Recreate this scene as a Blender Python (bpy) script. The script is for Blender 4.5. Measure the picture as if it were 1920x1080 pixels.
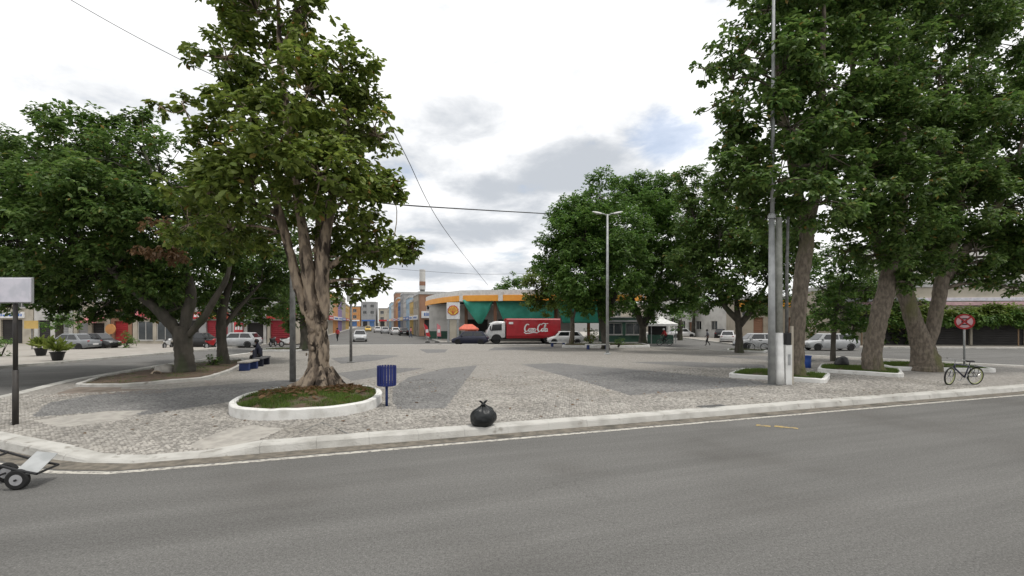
import bpy, bmesh, math, random
import numpy as np
from mathutils import Vector, Matrix, noise
for o in list(bpy.data.objects): bpy.data.objects.remove(o)
random.seed(11); rng = np.random.default_rng(11)
SC = bpy.context.scene; COL = SC.collection
R = math.radians; PI = math.pi

# ------------------------------------------------------------ camera
CH, F, CX, HZ = 2.5, 900.0, 960.0, 604.0      # camera height, focal length and horizon of the survey
cam = bpy.data.cameras.new('camera'); camo = bpy.data.objects.new('camera', cam); COL.objects.link(camo)
camo.location = (0, 0, CH); camo.rotation_euler = (R(90), 0, 0)
cam.sensor_width = 36; cam.lens = 36 * F / 1920; cam.shift_y = (HZ - 540) / 1920
cam.clip_start = .05; cam.clip_end = 4000
SC.camera = camo

# ------------------------------------------------------------ world: pale blue sky under broken bright cloud
SUN_EL, SUN_AZ = R(72), R(115)               # azimuth measured from +Y towards +X
wd = bpy.data.worlds.new('World'); SC.world = wd; wd.use_nodes = True
nt = wd.node_tree; nt.nodes.clear(); N = nt.nodes.new; L = nt.links.new
sky = N('ShaderNodeTexSky'); sky.sky_type = 'NISHITA'; sky.sun_disc = False
sky.sun_elevation = SUN_EL; sky.sun_rotation = SUN_AZ; sky.air_density = 1.0; sky.dust_density = 2.0
bg1 = N('ShaderNodeBackground'); bg1.inputs[1].default_value = .13; L(sky.outputs[0], bg1.inputs[0])
tc = N('ShaderNodeTexCoord')
def vmath(op, a, b=None):
    n = N('ShaderNodeVectorMath'); n.operation = op
    for i, x in enumerate((a, b)):
        if x is None: continue
        if hasattr(x, 'is_linked'): L(x, n.inputs[i])
        else: n.inputs[i].default_value = x
    return n
def fmath(op, a, b=0.0, clamp=False):
    n = N('ShaderNodeMath'); n.operation = op; n.use_clamp = clamp
    for i, x in enumerate((a, b)):
        if hasattr(x, 'is_linked'): L(x, n.inputs[i])
        else: n.inputs[i].default_value = x
    return n.outputs[0]
def smooth(x, a, b):
    n = N('ShaderNodeMapRange'); n.interpolation_type = 'SMOOTHSTEP'
    L(x, n.inputs[0]); n.inputs[1].default_value = a; n.inputs[2].default_value = b
    return n.outputs[0]
sep = N('ShaderNodeSeparateXYZ'); L(tc.outputs['Generated'], sep.inputs[0])
zc = fmath('ADD', fmath('MAXIMUM', sep.outputs[2], 0.0), .22)
com = N('ShaderNodeCombineXYZ')
L(fmath('DIVIDE', sep.outputs[0], zc), com.inputs[0]); L(fmath('DIVIDE', sep.outputs[1], zc), com.inputs[1])
def cnoise(scale, off, detail=7, rough=.55, dist=.25):
    v = vmath('ADD', com.outputs[0], off)
    n = N('ShaderNodeTexNoise'); n.inputs['Scale'].default_value = scale; n.inputs['Detail'].default_value = detail
    n.inputs['Roughness'].default_value = rough; n.inputs['Distortion'].default_value = dist
    L(v.outputs[0], n.inputs['Vector']); return n.outputs[0]
n_big = cnoise(1.15, (3.1, 7.4, 0)); n_small = cnoise(3.2, (1.3, 2.2, 4), 6, .6)
# grey undersides of the cumulus: soft banks whose edges are broken by the noise
banks = None
def dirv(u, v):
    return Vector(((u - CX) / F, 1.0, (HZ - v) / F)).normalized()
for u, v, ru, rv, w in ((850, 225, 110, 48, .8), (1060, 315, 125, 48, 1.0), (905, 352, 95, 30, .85), (905, 432, 140, 30, .8),
                        (860, 508, 190, 26, .8), (1010, 420, 90, 70, .62), (760, 345, 80, 45, .4), (900, 300, 300, 170, .42), (860, 470, 300, 100, .46), (800, 60, 220, 90, .38), (1180, 260, 120, 70, .4), (1050, 90, 200, 90, .3), (60, 130, 260, 130, .25), (1150, 340, 80, 40, .6)):
    d = dirv(u, v)
    dv = vmath('SUBTRACT', tc.outputs['Generated'], tuple(d))
    sc = vmath('MULTIPLY', dv.outputs[0], (F / ru, F / ru, F / rv))
    ln = vmath('LENGTH', sc.outputs[0]).outputs['Value']
    b = fmath('MULTIPLY', fmath('SUBTRACT', 1.0, smooth(ln, .15, 1.7)), w)
    banks = b if banks is None else fmath('MAXIMUM', banks, b)
shade_in = fmath('ADD', fmath('MULTIPLY', banks, 1.0), fmath('ADD', fmath('MULTIPLY', fmath('SUBTRACT', n_small, .5), 1.8), fmath('MULTIPLY', fmath('SUBTRACT', n_big, .5), .9)))
shade = smooth(shade_in, .0, .98)
ccol = N('ShaderNodeMix'); ccol.data_type = 'RGBA'
ccol.inputs[6].default_value = (.81, .81, .81, 1); ccol.inputs[7].default_value = (.39, .415, .45, 1)
L(shade, ccol.inputs[0])
bg2 = N('ShaderNodeBackground'); bg2.inputs[1].default_value = 1.0; L(ccol.outputs[2], bg2.inputs[0])
gap = None                                       # thin places where the blue shows
for u, v, ru, rv, w in ((1262, 250, 70, 45, 1.0), (1330, 215, 60, 40, .7), (745, 80, 80, 35, .45), (900, -10, 120, 30, .45), (780, 355, 45, 35, .5), (930, 480, 60, 12, .5)):
    d = dirv(u, v)
    dv = vmath('SUBTRACT', tc.outputs['Generated'], tuple(d))
    sc = vmath('MULTIPLY', dv.outputs[0], (F / ru, F / ru, F / rv))
    ln = vmath('LENGTH', sc.outputs[0]).outputs['Value']
    b = fmath('MULTIPLY', fmath('SUBTRACT', 1.0, smooth(ln, .1, 1.6)), w)
    gap = b if gap is None else fmath('MAXIMUM', gap, b)
cover = fmath('SUBTRACT', 1.0, fmath('MULTIPLY', smooth(fmath('ADD', gap, fmath('MULTIPLY', fmath('SUBTRACT', n_small, .5), 2.6)), .3, 1.0), .5))
mixs = N('ShaderNodeMixShader'); L(cover, mixs.inputs[0]); L(bg1.outputs[0], mixs.inputs[1]); L(bg2.outputs[0], mixs.inputs[2])
wo = N('ShaderNodeOutputWorld'); L(mixs.outputs[0], wo.inputs[0])

# ------------------------------------------------------------ sun behind thin cloud
sl = bpy.data.lights.new('sun', 'SUN'); sl.energy = 1.5; sl.angle = R(10); sl.color = (1, .96, .9)
so = bpy.data.objects.new('sun', sl); COL.objects.link(so); so.location = (0, -5, 40)
sd = Vector((math.sin(SUN_AZ) * math.cos(SUN_EL), math.cos(SUN_AZ) * math.cos(SUN_EL), math.sin(SUN_EL)))
so.rotation_euler = (-sd).to_track_quat('-Z', 'Y').to_euler()
SC.view_settings.view_transform = 'Standard'; SC.view_settings.look = 'None'
SC.view_settings.exposure = .6; SC.view_settings.gamma = 1; SC.view_settings.use_curve_mapping = False
SC.render.engine = 'CYCLES'; SC.cycles.use_denoising = True
SC.cycles.max_bounces = 6; SC.cycles.transparent_max_bounces = 8

# ------------------------------------------------------------ helpers
def G(u, v, z=.15):                              # surveyed ground point
    Y = (CH - z) * F / (v - HZ); return Vector(((u - CX) / F * Y, Y, z))
def P(u, v, Y):                                  # surveyed point at a known distance
    return Vector(((u - CX) / F * Y, Y, CH + (HZ - v) / F * Y))
def tag(o, label=None, cat=None, group=None, kind=None):
    if label: o['label'] = label
    if cat: o['category'] = cat
    if group: o['group'] = group
    if kind: o['kind'] = kind
    return o
def thing(name, label, cat, loc=(0, 0, 0), rz=0, group=None):
    o = bpy.data.objects.new(name, None); COL.objects.link(o); o.empty_display_size = .2
    o.location = loc; o.rotation_euler = (0, 0, rz); return tag(o, label, cat, group)
def link(name, me, parent=None, loc=None):
    o = bpy.data.objects.new(name, me); COL.objects.link(o)
    if parent: o.parent = parent
    if loc is not None: o.location = loc
    return o
def copy_tree(o, parent=None, loc=None, rz=None, label=None):
    c = o.copy(); COL.objects.link(c); c.parent = parent
    if loc is not None: c.location = loc
    if rz is not None: c.rotation_euler = (0, 0, rz)
    if label: c['label'] = label
    for ch in [x for x in COL.objects if x.parent == o]: copy_tree(ch, c)
    return c

class MB:
    def __init__(s): s.v = []; s.f = []; s.m = []; s.cm = 0
    def add(s, vs, fs):
        n = len(s.v); s.v += [tuple(x) for x in vs]
        for f in fs: s.f.append(tuple(i + n for i in f)); s.m.append(s.cm)
        return s
    def box(s, x0, x1, y0, y1, z0, z1, M=None):
        vs = [Vector((x, y, z)) for z in (z0, z1) for x, y in ((x0, y0), (x1, y0), (x1, y1), (x0, y1))]
        if M is not None: vs = [M @ v for v in vs]
        return s.add(vs, [(3, 2, 1, 0), (4, 5, 6, 7), (0, 1, 5, 4), (1, 2, 6, 5), (2, 3, 7, 6), (3, 0, 4, 7)])
    def tube(s, pts, rad, n=10, cap=True, bump=None, phase=0):
        pts = [Vector(p) for p in pts]
        if not hasattr(rad, '__len__'): rad = [rad] * len(pts)
        up = None; vs = []
        for i, p in enumerate(pts):
            a = pts[max(i - 1, 0)]; b = pts[min(i + 1, len(pts) - 1)]
            t = (b - a).normalized()
            if up is None:
                up = Vector((1, 0, 0)) if abs(t.x) < .9 else Vector((0, 1, 0))
            e1 = (up - t * up.dot(t)).normalized(); e2 = t.cross(e1); up = e1
            for k in range(n):
                a_ = 2 * PI * k / n + phase
                d = e1 * math.cos(a_) + e2 * math.sin(a_)
                r = rad[i]
                if bump: r *= bump(p + d * r, a_, i)
                vs.append(p + d * r)
        fs = []
        for i in range(len(pts) - 1):
            for k in range(n):
                fs.append((i * n + k, i * n + (k + 1) % n, (i + 1) * n + (k + 1) % n, (i + 1) * n + k))
        if cap:
            fs.append(tuple(range(n - 1, -1, -1))); fs.append(tuple((len(pts) - 1) * n + k for k in range(n)))
        return s.add(vs, fs)
    def lathe(s, prof, n=16, c=(0, 0, 0), M=None):
        vs = []
        for r, z in prof:
            for k in range(n):
                a = 2 * PI * k / n; v = Vector((r * math.cos(a), r * math.sin(a), z))
                if M is not None: v = M @ v
                vs.append(v + Vector(c))
        fs = [(i * n + k, i * n + (k + 1) % n, (i + 1) * n + (k + 1) % n, (i + 1) * n + k) for i in range(len(prof) - 1) for k in range(n)]
        fs.append(tuple(range(n - 1, -1, -1))); fs.append(tuple((len(prof) - 1) * n + k for k in range(n)))
        return s.add(vs, fs)
    def prism(s, poly, z0, z1, M=None):          # poly in xy
        n = len(poly); vs = [Vector((x, y, z0)) for x, y in poly] + [Vector((x, y, z1)) for x, y in poly]
        if M is not None: vs = [M @ v for v in vs]
        return s.add(vs, [tuple(range(n - 1, -1, -1)), tuple(range(n, 2 * n))] + [(i, (i + 1) % n, n + (i + 1) % n, n + i) for i in range(n)])
    def loft(s, rings, cap=True):
        n = len(rings[0]); vs = [p for r in rings for p in r]
        fs = [(i * n + k, i * n + (k + 1) % n, (i + 1) * n + (k + 1) % n, (i + 1) * n + k) for i in range(len(rings) - 1) for k in range(n)]
        if cap: fs.append(tuple(range(n - 1, -1, -1))); fs.append(tuple((len(rings) - 1) * n + k for k in range(n)))
        return s.add(vs, fs)
    def torus(s, Rm, r, n=24, m=8, M=None):
        vs = []
        for i in range(n):
            a = 2 * PI * i / n
            for k in range(m):
                b = 2 * PI * k / m
                v = Vector(((Rm + r * math.cos(b)) * math.cos(a), r * math.sin(b), (Rm + r * math.cos(b)) * math.sin(a)))
                vs.append(M @ v if M is not None else v)
        return s.add(vs, [(i * m + k, i * m + (k + 1) % m, ((i + 1) % n) * m + (k + 1) % m, ((i + 1) % n) * m + k) for i in range(n) for k in range(m)])
    def build(s, name, mats, parent=None, smooth=False, bevel=0, loc=None, kind=None):
        me = bpy.data.meshes.new(name); me.from_pydata(s.v, [], s.f)
        if not isinstance(mats, (list, tuple)): mats = [mats]
        for m in mats: me.materials.append(m)
        if any(s.m): me.polygons.foreach_set('material_index', s.m)
        if smooth: me.polygons.foreach_set('use_smooth', [True] * len(s.f))
        bm = bmesh.new(); bm.from_mesh(me); bmesh.ops.recalc_face_normals(bm, faces=bm.faces); bm.to_mesh(me); bm.free()
        o = link(name, me, parent, loc)
        if bevel:
            b = o.modifiers.new('edge', 'BEVEL'); b.width = bevel; b.segments = 2; b.limit_method = 'ANGLE'; b.angle_limit = R(35)
        if kind: o['kind'] = kind
        return o

def np_mesh(name, V, faces, mat, parent=None, kind=None, smooth=False):
    me = bpy.data.meshes.new(name); V = np.asarray(V, np.float32)
    me.vertices.add(len(V)); me.vertices.foreach_set('co', V.ravel())
    tot = sum(f.shape[0] * f.shape[1] for f in faces); npoly = sum(len(f) for f in faces)
    me.loops.add(tot); me.polygons.add(npoly)
    me.loops.foreach_set('vertex_index', np.concatenate([f.ravel() for f in faces]).astype(np.int32))
    st = []; c = 0
    for f in faces:
        st.append(c + np.arange(len(f)) * f.shape[1]); c += f.size
    me.polygons.foreach_set('loop_start', np.concatenate(st).astype(np.int32))
    me.update(calc_edges=True); me.validate()
    if smooth: me.polygons.foreach_set('use_smooth', [True] * npoly)
    for m in (mat if isinstance(mat, (list, tuple)) else [mat]): me.materials.append(m)
    o = link(name, me, parent)
    if kind: o['kind'] = kind
    return o

# ------------------------------------------------------------ materials
MT = {}
def mat(name, c, c2=None, scale=4, rough=.75, bump=0, bscale=None, metal=0, spec=.4, detail=8, lo=.35, hi=.65, island=0, stretch=None, coat=0, c3=None, s3=.5, lo3=.5, hi3=.7):
    m = bpy.data.materials.new(name); m.use_nodes = True; nt = m.node_tree; b = nt.nodes['Principled BSDF']
    b.inputs['Roughness'].default_value = rough; b.inputs['Metallic'].default_value = metal
    b.inputs['Specular IOR Level'].default_value = spec; b.inputs['Coat Weight'].default_value = coat
    def n_(t): return nt.nodes.new(t)
    tc = n_('ShaderNodeTexCoord'); src = tc.outputs['Object']
    if stretch:
        mp = n_('ShaderNodeMapping'); mp.inputs['Scale'].default_value = stretch[:3]
        if len(stretch) > 3: mp.inputs['Rotation'].default_value = (0, 0, stretch[3])
        nt.links.new(src, mp.inputs[0]); src = mp.outputs[0]
    def ns(sc, d=8):
        n = n_('ShaderNodeTexNoise'); n.inputs['Scale'].default_value = sc; n.inputs['Detail'].default_value = d
        nt.links.new(src, n.inputs['Vector']); return n.outputs[0]
    def mix(f, a, bcol):
        x = n_('ShaderNodeMix'); x.data_type = 'RGBA'
        nt.links.new(f, x.inputs[0])
        for i, cc in ((6, a), (7, bcol)):
            if hasattr(cc, 'is_linked'): nt.links.new(cc, x.inputs[i])
            else: x.inputs[i].default_value = (*cc, 1)
        return x.outputs[2]
    def rng_(f, a, bb):
        x = n_('ShaderNodeMapRange'); x.interpolation_type = 'SMOOTHSTEP'; nt.links.new(f, x.inputs[0])
        x.inputs[1].default_value = a; x.inputs[2].default_value = bb; return x.outputs[0]
    if c2 is None: c2 = tuple(x * .8 for x in c)
    col = mix(rng_(ns(scale, detail), lo, hi), c, c2)
    if c3: col = mix(rng_(ns(s3, 6), lo3, hi3), col, c3)
    if island:
        g = n_('ShaderNodeNewGeometry'); h = n_('ShaderNodeHueSaturation'); nt.links.new(col, h.inputs['Color'])
        r = n_('ShaderNodeMapRange'); nt.links.new(g.outputs['Random Per Island'], r.inputs[0])
        r.inputs[3].default_value = 1 - island; r.inputs[4].default_value = 1 + island
        nt.links.new(r.outputs[0], h.inputs['Value']); col = h.outputs[0]
    nt.links.new(col, b.inputs['Base Color'])
    if bump:
        bn = n_('ShaderNodeBump'); bn.inputs['Strength'].default_value = bump; bn.inputs['Distance'].default_value = .03
        nt.links.new(ns(bscale or scale * 4, 8), bn.inputs['Height']); nt.links.new(bn.outputs[0], b.inputs['Normal'])
    MT[name] = m; return m
def flat(name, c, rough=.6, **k): return mat(name, c, tuple(x * .82 for x in c), 3, rough, **k)

def leafmat(name, c, c2, c3=None):
    m = bpy.data.materials.new(name); m.use_nodes = True; nt = m.node_tree; b = nt.nodes['Principled BSDF']
    b.inputs['Roughness'].default_value = .5; b.inputs['Specular IOR Level'].default_value = .35
    g = nt.nodes.new('ShaderNodeNewGeometry'); cr = nt.nodes.new('ShaderNodeValToRGB')
    e = cr.color_ramp.elements; e[0].color = (*c, 1); e[1].color = (*c2, 1); e[1].position = .9
    if c3: x = e.new(.975); x.color = (*c2, 1); x = e.new(.99); x.color = (*c3, 1)
    nt.links.new(g.outputs['Random Per Island'], cr.inputs[0])
    tc = nt.nodes.new('ShaderNodeTexCoord'); ns = nt.nodes.new('ShaderNodeTexNoise'); ns.inputs['Scale'].default_value = 1.0; ns.inputs['Detail'].default_value = 4
    nt.links.new(tc.outputs['Object'], ns.inputs['Vector'])
    h = nt.nodes.new('ShaderNodeHueSaturation'); r = nt.nodes.new('ShaderNodeMapRange'); nt.links.new(ns.outputs[0], r.inputs[0])
    r.inputs[1].default_value = .3; r.inputs[2].default_value = .7; r.inputs[3].default_value = .66; r.inputs[4].default_value = 1.36
    nt.links.new(r.outputs[0], h.inputs['Value']); nt.links.new(cr.outputs[0], h.inputs['Color'])
    nt.links.new(h.outputs[0], b.inputs['Base Color'])
    t = nt.nodes.new('ShaderNodeBsdfTranslucent'); nt.links.new(h.outputs[0], t.inputs[0])
    mx = nt.nodes.new('ShaderNodeMixShader'); mx.inputs[0].default_value = .44
    nt.links.new(b.outputs[0], mx.inputs[1]); nt.links.new(t.outputs[0], mx.inputs[2])
    nt.links.new(mx.outputs[0], nt.nodes['Material Output'].inputs[0]); MT[name] = m; return m

def pavemat(name, stops, edge, scale=10.5, dirt=(.13, .115, .1), dirtamt=.45):
    m = bpy.data.materials.new(name); m.use_nodes = True; nt = m.node_tree; b = nt.nodes['Principled BSDF']
    b.inputs['Roughness'].default_value = .82; b.inputs['Specular IOR Level'].default_value = .3
    tc = nt.nodes.new('ShaderNodeTexCoord')
    v = nt.nodes.new('ShaderNodeTexVoronoi'); v.inputs['Scale'].default_value = scale; nt.links.new(tc.outputs['Object'], v.inputs['Vector'])
    v2 = nt.nodes.new('ShaderNodeTexVoronoi'); v2.feature = 'DISTANCE_TO_EDGE'; v2.inputs['Scale'].default_value = scale; nt.links.new(tc.outputs['Object'], v2.inputs['Vector'])
    cr = nt.nodes.new('ShaderNodeValToRGB'); el = cr.color_ramp.elements
    el[0].color = (*stops[0], 1); el[1].color = (*stops[-1], 1)
    for i, s in enumerate(stops[1:-1]): x = el.new((i + 1) / (len(stops) - 1)); x.color = (*s, 1)
    sp = nt.nodes.new('ShaderNodeSeparateColor'); nt.links.new(v.outputs['Color'], sp.inputs[0]); nt.links.new(sp.outputs[0], cr.inputs[0])
    r = nt.nodes.new('ShaderNodeMapRange'); nt.links.new(v2.outputs['Distance'], r.inputs[0]); r.inputs[1].default_value = .02; r.inputs[2].default_value = .1
    mx = nt.nodes.new('ShaderNodeMix'); mx.data_type = 'RGBA'; nt.links.new(r.outputs[0], mx.inputs[0]); mx.inputs[6].default_value = (*edge, 1); nt.links.new(cr.outputs[0], mx.inputs[7])
    ns = nt.nodes.new('ShaderNodeTexNoise'); ns.inputs['Scale'].default_value = .35; ns.inputs['Detail'].default_value = 9; ns.inputs['Roughness'].default_value = .65; nt.links.new(tc.outputs['Object'], ns.inputs['Vector'])
    r2 = nt.nodes.new('ShaderNodeMapRange'); r2.interpolation_type = 'SMOOTHSTEP'; nt.links.new(ns.outputs[0], r2.inputs[0]); r2.inputs[1].default_value = .48; r2.inputs[2].default_value = .75; r2.inputs[4].default_value = dirtamt
    m2 = nt.nodes.new('ShaderNodeMix'); m2.data_type = 'RGBA'; nt.links.new(r2.outputs[0], m2.inputs[0]); nt.links.new(mx.outputs[2], m2.inputs[6]); m2.inputs[7].default_value = (*dirt, 1)
    nt.links.new(m2.outputs[2], b.inputs['Base Color'])
    bp = nt.nodes.new('ShaderNodeBump'); bp.inputs['Strength'].default_value = .5; bp.inputs['Distance'].default_value = .012
    nt.links.new(r.outputs[0], bp.inputs['Height']); nt.links.new(bp.outputs[0], b.inputs['Normal'])
    MT[name] = m; return m

mat('asphalt', (.1, .098, .093), (.168, .165, .157), 60, .9, .45, 120, spec=.2, lo=.3, hi=.7, c3=(.1, .096, .09), s3=.35, lo3=.45, hi3=.8)
def worn_asphalt():
    m = MT['asphalt']; nt = m.node_tree; b = nt.nodes['Principled BSDF']; src = b.inputs['Base Color'].links[0].from_socket
    tc = nt.nodes.new('ShaderNodeTexCoord'); mp = nt.nodes.new('ShaderNodeMapping'); mp.vector_type = 'TEXTURE'; mp.inputs['Rotation'].default_value = (0, 0, .34); mp.inputs['Scale'].default_value = (11, .8, 1)
    ns = nt.nodes.new('ShaderNodeTexNoise'); ns.inputs['Scale'].default_value = 1; ns.inputs['Detail'].default_value = 8; ns.inputs['Roughness'].default_value = .6
    nt.links.new(tc.outputs['Object'], mp.inputs[0]); nt.links.new(mp.outputs[0], ns.inputs['Vector'])
    r = nt.nodes.new('ShaderNodeMapRange'); nt.links.new(ns.outputs[0], r.inputs[0]); r.inputs[1].default_value = .3; r.inputs[2].default_value = .72; r.inputs[3].default_value = .82; r.inputs[4].default_value = 1.16
    h = nt.nodes.new('ShaderNodeHueSaturation'); nt.links.new(src, h.inputs['Color']); nt.links.new(r.outputs[0], h.inputs['Value']); nt.links.new(h.outputs[0], b.inputs['Base Color'])
worn_asphalt()
def cracked_asphalt():
    m = MT['asphalt']; nt = m.node_tree; b = nt.nodes['Principled BSDF']; src = b.inputs['Base Color'].links[0].from_socket
    tc = nt.nodes.new('ShaderNodeTexCoord'); n1 = nt.nodes.new('ShaderNodeTexNoise'); n1.inputs['Scale'].default_value = 1.1; n1.inputs['Detail'].default_value = 8; nt.links.new(tc.outputs['Object'], n1.inputs['Vector'])
    ad = nt.nodes.new('ShaderNodeVectorMath'); ad.operation = 'ADD'; sc_ = nt.nodes.new('ShaderNodeVectorMath'); sc_.operation = 'SCALE'; sc_.inputs['Scale'].default_value = 1.3
    nt.links.new(n1.outputs['Color'], sc_.inputs[0]); nt.links.new(tc.outputs['Object'], ad.inputs[0]); nt.links.new(sc_.outputs[0], ad.inputs[1])
    v = nt.nodes.new('ShaderNodeTexVoronoi'); v.feature = 'DISTANCE_TO_EDGE'; v.inputs['Scale'].default_value = .42; nt.links.new(ad.outputs[0], v.inputs['Vector'])
    r = nt.nodes.new('ShaderNodeMapRange'); nt.links.new(v.outputs['Distance'], r.inputs[0]); r.inputs[1].default_value = .0015; r.inputs[2].default_value = .007; r.inputs[3].default_value = 1; r.inputs[4].default_value = 0
    n2 = nt.nodes.new('ShaderNodeTexNoise'); n2.inputs['Scale'].default_value = .22; n2.inputs['Detail'].default_value = 3; nt.links.new(tc.outputs['Object'], n2.inputs['Vector'])
    r2 = nt.nodes.new('ShaderNodeMapRange'); nt.links.new(n2.outputs[0], r2.inputs[0]); r2.inputs[1].default_value = .5; r2.inputs[2].default_value = .62; r2.inputs[4].default_value = .3
    mu = nt.nodes.new('ShaderNodeMath'); mu.operation = 'MULTIPLY'; nt.links.new(r.outputs[0], mu.inputs[0]); nt.links.new(r2.outputs[0], mu.inputs[1])
    n3 = nt.nodes.new('ShaderNodeTexNoise'); n3.inputs['Scale'].default_value = 24; n3.inputs['Detail'].default_value = 7; n3.inputs['Roughness'].default_value = .75; nt.links.new(tc.outputs['Object'], n3.inputs['Vector'])
    r3 = nt.nodes.new('ShaderNodeMapRange'); nt.links.new(n3.outputs[0], r3.inputs[0]); r3.inputs[1].default_value = .25; r3.inputs[2].default_value = .75; r3.inputs[3].default_value = .6; r3.inputs[4].default_value = 1.4
    h = nt.nodes.new('ShaderNodeHueSaturation'); nt.links.new(src, h.inputs['Color']); nt.links.new(r3.outputs[0], h.inputs['Value'])
    n4 = nt.nodes.new('ShaderNodeTexNoise'); n4.inputs['Scale'].default_value = .55; n4.inputs['Detail'].default_value = 5; n4.inputs['Roughness'].default_value = .6; nt.links.new(tc.outputs['Object'], n4.inputs['Vector'])
    r4 = nt.nodes.new('ShaderNodeMapRange'); r4.interpolation_type = 'SMOOTHSTEP'; nt.links.new(n4.outputs[0], r4.inputs[0]); r4.inputs[1].default_value = .66; r4.inputs[2].default_value = .74; r4.inputs[4].default_value = .45
    m0 = nt.nodes.new('ShaderNodeMix'); m0.data_type = 'RGBA'; nt.links.new(r4.outputs[0], m0.inputs[0]); nt.links.new(h.outputs[0], m0.inputs[6]); m0.inputs[7].default_value = (.055, .052, .048, 1)
    mx = nt.nodes.new('ShaderNodeMix'); mx.data_type = 'RGBA'; nt.links.new(mu.outputs[0], mx.inputs[0]); nt.links.new(m0.outputs[2], mx.inputs[6]); mx.inputs[7].default_value = (.03, .028, .025, 1); nt.links.new(mx.outputs[2], b.inputs['Base Color'])
cracked_asphalt()
mat('gutter', (.17, .15, .12), (.1, .09, .075), 6, .9, .3, 60, c3=(.06, .055, .045), s3=1.5)
mat('line_paint', (.46, .44, .39), (.3, .285, .255), 7, .8, 0, lo=.4, hi=.65, c3=(.16, .15, .138), s3=14, lo3=.5, hi3=.66)
mat('yellow_paint', (.4, .29, .09), (.26, .2, .1), 14, .8, lo=.4, hi=.62, c3=(.14, .13, .12), s3=9, lo3=.46, hi3=.58)
mat('kerb_white', (.45, .44, .41), (.34, .33, .303), 2.2, .85, .45, 30, lo=.4, hi=.7, c3=(.22, .205, .178), s3=3.5, lo3=.6, hi3=.74)
mat('planter_white', (.66, .655, .63), (.5, .49, .46), 3, .8, .3, 30, lo=.45, hi=.75, c3=(.24, .23, .19), s3=7, lo3=.64, hi3=.82)
mat('concrete_pale', (.36, .34, .305), (.28, .265, .24), 5, .85, .3, 60, c3=(.2, .185, .165), s3=2, lo3=.55, hi3=.8)
LIGHT = [(.165, .155, .14), (.243, .229, .208), (.282, .266, .242), (.33, .313, .286)]
DARK = [(.11, .109, .107), (.15, .148, .145), (.19, .187, .182)]
pavemat('pave_light', LIGHT, (.2, .187, .167), 13, dirtamt=.35)
pavemat('pave_dark', DARK, (.14, .135, .13), 13, (.26, .25, .23), .6)
mat('stone_light', (.315, .298, .27), (.25, .236, .214), .6, .8, .2, 60, island=.36, c3=(.22, .205, .18), s3=.35, lo3=.45, hi3=.75)
mat('stone_dark', (.15, .148, .145), (.19, .187, .18), .6, .8, .2, 60, island=.28)
mat('sidewalk', (.31, .287, .255), (.25, .232, .207), 1.2, .85, .2, 30, c3=(.24, .22, .19), s3=.4)
mat('earth_dust', (.2, .165, .135), (.15, .125, .105), 3, .95, .4, 40, c3=(.11, .09, .07), s3=1.2)
mat('soil', (.11, .075, .05), (.065, .045, .03), 5, .95, .6, 20, c3=(.05, .06, .02), s3=2)
leafmat('grass', (.05, .1, .015), (.12, .17, .03))
leafmat('leaf_almond', (.072, .12, .02), (.2, .25, .05), (.26, .15, .04))
leafmat('leaf_deep', (.055, .115, .026), (.138, .21, .05), (.22, .15, .04))
leafmat('leaf_fig', (.05, .122, .024), (.135, .225, .045))
leafmat('leaf_yellow', (.08, .125, .022), (.16, .21, .04))
leafmat('leaf_lime', (.11, .16, .028), (.2, .24, .045))
leafmat('leaf_dead', (.11, .06, .025), (.2, .12, .06))
mat('bark_pale', (.37, .295, .22), (.17, .135, .105), 6, .95, 1.0, 30, lo=.4, hi=.6, c3=(.05, .04, .032), s3=4.5, lo3=.52, hi3=.61, stretch=(1, 1, .32), spec=.15)
mat('bark_grey', (.19, .16, .128), (.1, .085, .068), 11, .95, 1.0, 30, spec=.15, lo=.3, hi=.7, c3=(.12, .12, .055), s3=1.1, lo3=.5, hi3=.7, stretch=(1, 1, .4))
mat('bark_dark', (.085, .075, .06), (.05, .045, .036), 4, .9, .8, 16, c3=(.05, .06, .03), s3=1, stretch=(1, 1, .4))
mat('steel_grey', (.36, .37, .37), (.27, .28, .28), 3, .5, 0, metal=.3)
mat('pole_concrete', (.3, .305, .275), (.22, .225, .2), 4, .85, .2, 40)
mat('pole_dark', (.16, .16, .155), (.1, .1, .095), 5, .6)
mat('pole_black', (.025, .023, .022), (.04, .035, .03), 5, .6)
flat('white_paint', (.72, .72, .7), .55); flat('plastic_black', (.012, .012, .013), .45)
flat('blue_bin', (.008, .018, .13), .5); flat('blue_bench', (.012, .03, .12), .6); flat('blue_bucket', (.02, .07, .3), .5)
mat('bag', (.005, .007, .008), (.01, .012, .013), 3, .42, .6, 9, spec=.4)
flat('rubber', (.014, .014, .014), .8); flat('alloy', (.4, .4, .41), .45, metal=.3); flat('chrome', (.5, .5, .5), .25, metal=.9)
flat('glass_dark', (.012, .014, .016), .06, spec=.7); flat('glass_shop', (.05, .06, .065), .08, spec=.7)
flat('lamp_glass', (.6, .6, .58), .2); flat('lamp_red', (.35, .01, .01), .25); flat('lamp_amber', (.5, .2, .02), .3)
for n_, c_ in dict(car_navy=(.012, .014, .035), car_white=(.66, .66, .66), car_silver=(.42, .43, .44), car_black=(.012, .012, .013), car_red=(.32, .012, .015), car_yellow=(.62, .4, .04), car_grey=(.2, .21, .22), truck_red=(.36, .014, .022)).items():
    flat(n_, c_, .3, coat=.25, spec=.4)
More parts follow.
